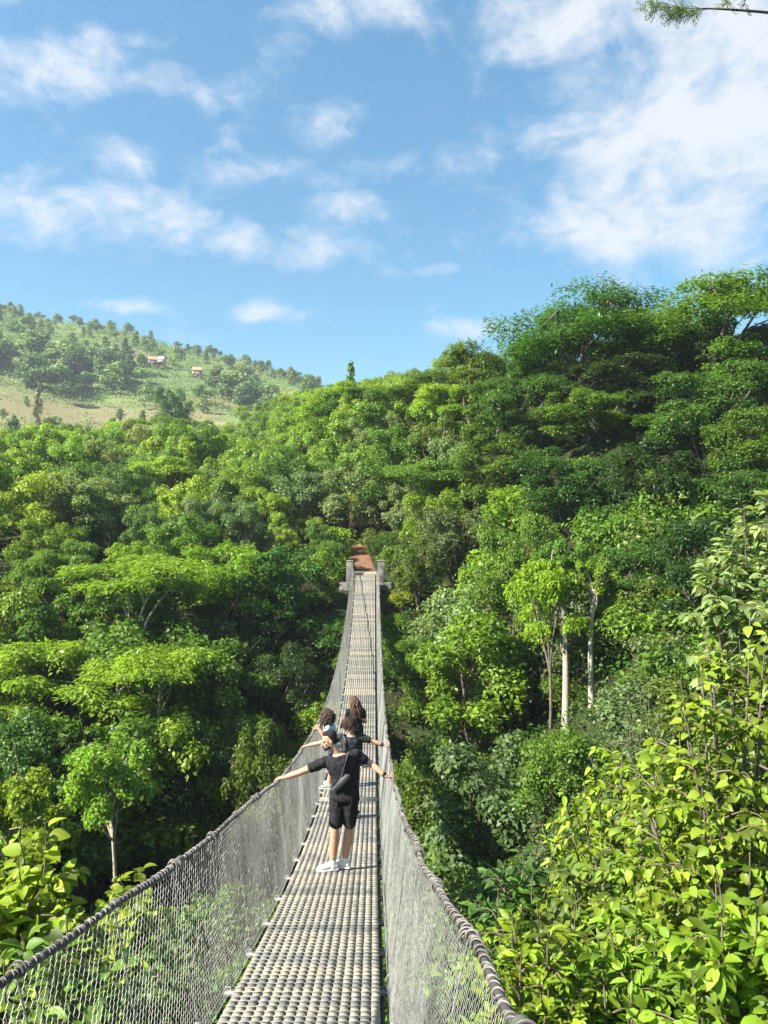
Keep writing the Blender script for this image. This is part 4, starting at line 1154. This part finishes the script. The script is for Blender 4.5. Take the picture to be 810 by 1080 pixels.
root, J, P, rot = person(L0, J, dict(shirt=M_char, legs='trousers', legmat=M_black, shoe=M_black, hem=-.08, sleeve=.55),
                         'curly-haired man in dark grey t-shirt holding both handrails behind the man in shorts')
locks(root, P, rot, M_red, 190, .09, .013, 61, cover=.6, rad=.012, spreadout=.018, fringe=.1)
band(root, 'shoulder_strap', M_strap, [(-.06, -.02, 1.47), (-.055, -.11, 1.40), (-.05, -.13, 1.28), (-.04, -.13, 1.15)], .05, .008)
wm = MB(); u = (J['elbR'] - J['wriR']) / np.linalg.norm(J['elbR'] - J['wriR']); wm.tube([J['wriR'] + u * .015, J['wriR'] + u * .05], [.034, .035], 14); wm.build('wrist_band', M_black, root, True)

# --- woman in pale teal leaning on the left handrail
d = 16.0; L0 = deckpt(348, d); rl = rail_local(L0, d - .15, -1); rl2 = rail_local(L0, d + .30, -1)
J = dict(hip=(.07, .06, .86), neck=(-.03, .03, 1.36), hipr=(.15, 1, 0), shr=(.2, 1, .02), head=(-.085, .02, 1.51), look=(-.96, .2, -.35), hup=(-.1, 0, 1),
         kneeL=(.03, -.06, .47), kneeR=(.05, .14, .47), ankL=(-.01, -.07, .085), ankR=(.06, .18, .085), toeL=(-1, .05, 0), toeR=(-1, .3, 0),
         shoL=(-.03, -.14, 1.29), shoR=(-.03, .20, 1.29), elbL=(-.10, -.19, 1.12), elbR=(-.12, .30, 1.12),
         wriL=rl + V3(.09, .0, .045), wriR=rl2 + V3(.09, .0, .045), finL=rl + V3(-.05, .03, .035), finR=rl2 + V3(-.05, .0, .035), palmL=(0, 0, -1), palmR=(0, 0, -1))
root, J, P, rot = person(L0, J, dict(k=.92, shirt=M_teal, legs='shorts', legmat=M_denim, short=.6, shoe=M_greyshoe, hem=-.06, sleeve=.6),
                         'woman with bushy brown hair in pale teal t-shirt leaning on the left handrail')
locks(root, P, rot, M_brown, 360, .27, .022, 62, cover=.55, rad=.014, spreadout=.035, fringe=.15)

# --- woman in black with long hair, furthest
d = 18.0; L0 = deckpt(375, d)
J = dict(hip=(.02, .02, .88), neck=(-.005, .02, 1.38), hipr=(.9, .35, 0), shr=(.93, .30, -.02), head=(-.055, .03, 1.535), look=(-.85, .5, -.12), hup=(-.08, 0, 1),
         kneeL=(-.07, .03, .48), kneeR=(.10, .06, .48), ankL=(-.08, -.02, .085), ankR=(.11, .03, .085), toeL=(-.6, .8, 0), toeR=(-.2, 1, 0),
         shoL=(-.165, -.03, 1.315), shoR=(.165, .07, 1.31), elbL=(-.22, .05, 1.06), elbR=(.235, .02, 1.05),
         wriL=(-.12, .24, 1.02), wriR=(.12, .22, 1.03), finL=(-.04, .30, 1.04), finR=(.04, .30, 1.06), palmL=(.6, 0, -1), palmR=(-.6, 0, -1))
root, J, P, rot = person(L0, J, dict(k=.92, shirt=M_black, legs='trousers', legmat=M_black, shoe=M_black, hem=-.08, sleeve=.5),
                         'woman with long wavy light brown hair in black t-shirt standing furthest along the bridge')
locks(root, P, rot, M_blond, 280, .38, .014, 63, cover=.5, rad=.013, spreadout=.022, drop=V3(.06, -.07, 0), fringe=.15)
SKY_AIR, SKY_DUST, SKY_OZ, SKY_STR, EXPOSURE, HAZE = 1.0, .3, .8, .064, 1.76, .00035
CLOUD_LO, CLOUD_HI, SKY_TINT = (3.3, 3.9, 4.5), (4.2, 4.3, 4.5), (.60, 1.09, 1.12)
# ------------------------------------------------------------------ sky, sun, air, camera
SUN_EL, SUN_AZ = R(40), R(-113)              # azimuth from +Y towards +X: the sun stands to the left, a little behind
S = Vector((math.sin(SUN_AZ) * math.cos(SUN_EL), math.cos(SUN_AZ) * math.cos(SUN_EL), math.sin(SUN_EL)))
sun = bpy.data.lights.new('sun', 'SUN'); sun.energy = 5.0; sun.angle = R(.55); sun.color = (1, .93, .82)
so = bpy.data.objects.new('sun', sun); C.objects.link(so); so.rotation_euler = S.to_track_quat('Z', 'Y').to_euler(); so.location = S * 60

w = bpy.data.worlds.new('World'); sc.world = w; w.use_nodes = True
N, L = w.node_tree.nodes, w.node_tree.links
bg = N['Background']
sky = N.new('ShaderNodeTexSky'); sky.sky_type = 'NISHITA'; sky.sun_disc = False
sky.sun_elevation = SUN_EL; sky.sun_rotation = SUN_AZ; sky.altitude = 1500; sky.air_density = SKY_AIR; sky.dust_density = SKY_DUST; sky.ozone_density = SKY_OZ
tc = N.new('ShaderNodeTexCoord'); sx = N.new('ShaderNodeSeparateXYZ'); L.new(tc.outputs['Generated'], sx.inputs[0])
def math_(op, a, b=None, clamp=False):
    n = N.new('ShaderNodeMath'); n.operation = op; n.use_clamp = clamp
    for i_, v in enumerate((a, b)):
        if v is None: continue
        if isinstance(v, (int, float)): n.inputs[i_].default_value = v
        else: L.new(v, n.inputs[i_])
    return n.outputs[0]
# azimuth and elevation of the direction looked in (radians)
azi = math_('ARCTAN2', sx.outputs['X'], sx.outputs['Y'])
hor = math_('SQRT', math_('ADD', math_('MULTIPLY', sx.outputs['X'], sx.outputs['X']), math_('MULTIPLY', sx.outputs['Y'], sx.outputs['Y'])))
ele = math_('ARCTAN2', sx.outputs['Z'], hor)
cmb = N.new('ShaderNodeCombineXYZ'); L.new(azi, cmb.inputs[0]); L.new(ele, cmb.inputs[1])
# wisps: stretched noise, warped
def noise(scale, vec, det=7, rough=.55, dist=0):
    n = N.new('ShaderNodeTexNoise'); n.inputs['Scale'].default_value = scale; n.inputs['Detail'].default_value = det; n.inputs['Roughness'].default_value = rough; n.inputs['Distortion'].default_value = dist
    L.new(vec, n.inputs['Vector']); return n.outputs['Fac']
mp = N.new('ShaderNodeMapping'); mp.inputs['Scale'].default_value = (1, 1.55, 1); mp.inputs['Rotation'].default_value = (0, 0, R(-12)); L.new(cmb.outputs[0], mp.inputs['Vector'])
n1 = noise(9.5, mp.outputs[0], 10, .58, .4); n2 = noise(28, mp.outputs[0], 7, .64, .7)
nn = math_('ADD', math_('MULTIPLY', n1, .74), math_('MULTIPLY', n2, .26))
clouds = [  # direction of the cloud (degrees: azimuth, elevation), half sizes, strength
] + [(u, v, a, b, s) for u, v, a, b, s in (
    (735, 150, 172, 130, 1.3), (640, 15, 130, 48, 1.1), (790, 40, 150, 80, 1.3), (690, 235, 112, 48, 1.2), (600, 190, 45, 30, .55), (780, 260, 120, 45, .8),
    (390, 5, 85, 34, 1.0), (560, 40, 55, 30, .8), (50, 65, 75, 42, 1.0), (190, 86, 62, 24, .85), (160, 45, 26, 12, .5), (138, 166, 38, 24, .75),
    (345, 130, 34, 30, .7), (275, 183, 85, 22, .6), (445, 172, 78, 18, .75), (30, 225, 70, 28, .9), (145, 232, 90, 34, .95), (310, 255, 120, 26, .85), (350, 222, 66, 18, .8),
    (130, 323, 48, 8, .8), (275, 330, 46, 11, .75), (505, 345, 42, 11, .7), (465, 285, 62, 7, .45), (590, 315, 34, 8, .4), (75, 205, 40, 10, .6))]
acc = None
for u, v, a, b, s in clouds:
    dx = (u - 405) / F; dzz = (540 - v) / F; az0 = math.atan(dx); el0 = math.atan2(dzz, math.hypot(1, dx))
    sa = a / F * math.cos(az0) ** 2; sb = b / F * math.cos(el0) ** 2
    vs = N.new('ShaderNodeVectorMath'); vs.operation = 'SUBTRACT'; L.new(cmb.outputs[0], vs.inputs[0]); vs.inputs[1].default_value = (az0, el0, 0)
    vm = N.new('ShaderNodeVectorMath'); vm.operation = 'MULTIPLY'; L.new(vs.outputs[0], vm.inputs[0]); vm.inputs[1].default_value = (1 / sa, 1 / sb, 0)
    ln = N.new('ShaderNodeVectorMath'); ln.operation = 'LENGTH'; L.new(vm.outputs[0], ln.inputs[0])
    mr = N.new('ShaderNodeMapRange'); mr.interpolation_type = 'SMOOTHSTEP'; mr.inputs['From Min'].default_value = 1.75; mr.inputs['From Max'].default_value = .15; mr.inputs['To Max'].default_value = s
    L.new(ln.outputs['Value'], mr.inputs['Value'])
    acc = mr.outputs[0] if acc is None else math_('MAXIMUM', acc, mr.outputs[0])
# elsewhere round the horizon the same kind of scattered cloud
back = N.new('ShaderNodeMapRange'); back.inputs['From Min'].default_value = .62; back.inputs['From Max'].default_value = 1.0; back.inputs['To Max'].default_value = .7
L.new(math_('ABSOLUTE', azi), back.inputs['Value'])
acc = math_('MAXIMUM', acc, back.outputs[0])
den = math_('ADD', math_('MULTIPLY', acc, .66), math_('MULTIPLY', math_('SUBTRACT', nn, .5), 2.7))
cm_ = N.new('ShaderNodeMapRange'); cm_.interpolation_type = 'SMOOTHSTEP'; cm_.inputs['From Min'].default_value = .06; cm_.inputs['From Max'].default_value = 1.0; cm_.inputs['To Max'].default_value = .92
L.new(den, cm_.inputs['Value'])
lowfade = N.new('ShaderNodeMapRange'); lowfade.inputs['From Min'].default_value = .0; lowfade.inputs['From Max'].default_value = .1; L.new(ele, lowfade.inputs['Value'])
fac = math_('MULTIPLY', cm_.outputs[0], lowfade.outputs[0])
gr = N.new('ShaderNodeMix'); gr.data_type = 'RGBA'; gr.inputs['A'].default_value = (*CLOUD_LO, 1); gr.inputs['B'].default_value = (*CLOUD_HI, 1); L.new(cm_.outputs[0], gr.inputs['Factor'])
mix = N.new('ShaderNodeMix'); mix.data_type = 'RGBA'; L.new(fac, mix.inputs['Factor']); sk = N.new('ShaderNodeVectorMath'); sk.operation = 'MULTIPLY'; L.new(sky.outputs[0], sk.inputs[0]); sk.inputs[1].default_value = SKY_TINT
lowdim = N.new('ShaderNodeMapRange'); lowdim.inputs['From Min'].default_value = .15; lowdim.inputs['From Max'].default_value = .6; lowdim.inputs['To Min'].default_value = .74; lowdim.inputs['To Max'].default_value = 1.06; L.new(ele, lowdim.inputs['Value'])
sk2 = N.new('ShaderNodeVectorMath'); sk2.operation = 'SCALE'; L.new(sk.outputs[0], sk2.inputs[0]); L.new(lowdim.outputs[0], sk2.inputs['Scale']); sk = sk2
L.new(sk.outputs[0], mix.inputs['A']); L.new(gr.outputs['Result'], mix.inputs['B'])
L.new(mix.outputs['Result'], bg.inputs['Color']); bg.inputs['Strength'].default_value = SKY_STR
w.cycles.sampling_method = 'MANUAL'; w.cycles.sample_map_resolution = 512

hz = MB(); hz.box((0, 500, 52), (1580, 1280, 180)); hm = bpy.data.materials.new('haze_air'); hm.use_nodes = True
HN, HL = hm.node_tree.nodes, hm.node_tree.links; HN.remove(HN['Principled BSDF'])
pv_ = HN.new('ShaderNodeVolumePrincipled'); pv_.inputs['Color'].default_value = (.80, .88, 1, 1); pv_.inputs['Density'].default_value = HAZE; pv_.inputs['Anisotropy'].default_value = .2
HL.new(pv_.outputs[0], HN['Material Output'].inputs['Volume'])
tag(hz.build('haze', hm), kind='stuff')
cam = bpy.data.cameras.new('camera'); co = bpy.data.objects.new('camera', cam); C.objects.link(co)
co.location = (0, 0, 0); co.rotation_euler = (R(90), 0, 0)
cam.sensor_fit = 'VERTICAL'; cam.sensor_height = 36; cam.lens = F / 1080 * 36; cam.clip_start = .05; cam.clip_end = 5000
sc.camera = co

vs = sc.view_settings; vs.view_transform = 'Standard'; vs.look = 'None'; vs.exposure = EXPOSURE; vs.gamma = 1; vs.use_curve_mapping = False
cy = sc.cycles
cy.max_bounces = 6; cy.diffuse_bounces = 3; cy.glossy_bounces = 2; cy.transmission_bounces = 4; cy.transparent_max_bounces = 4; cy.volume_bounces = 0
cy.sample_clamp_indirect = 6; cy.caustics_reflective = False; cy.caustics_refractive = False
cy.use_denoising = True; cy.denoiser = 'OPENIMAGEDENOISE'; cy.denoising_input_passes = 'RGB_ALBEDO_NORMAL'
cy.use_adaptive_sampling = False
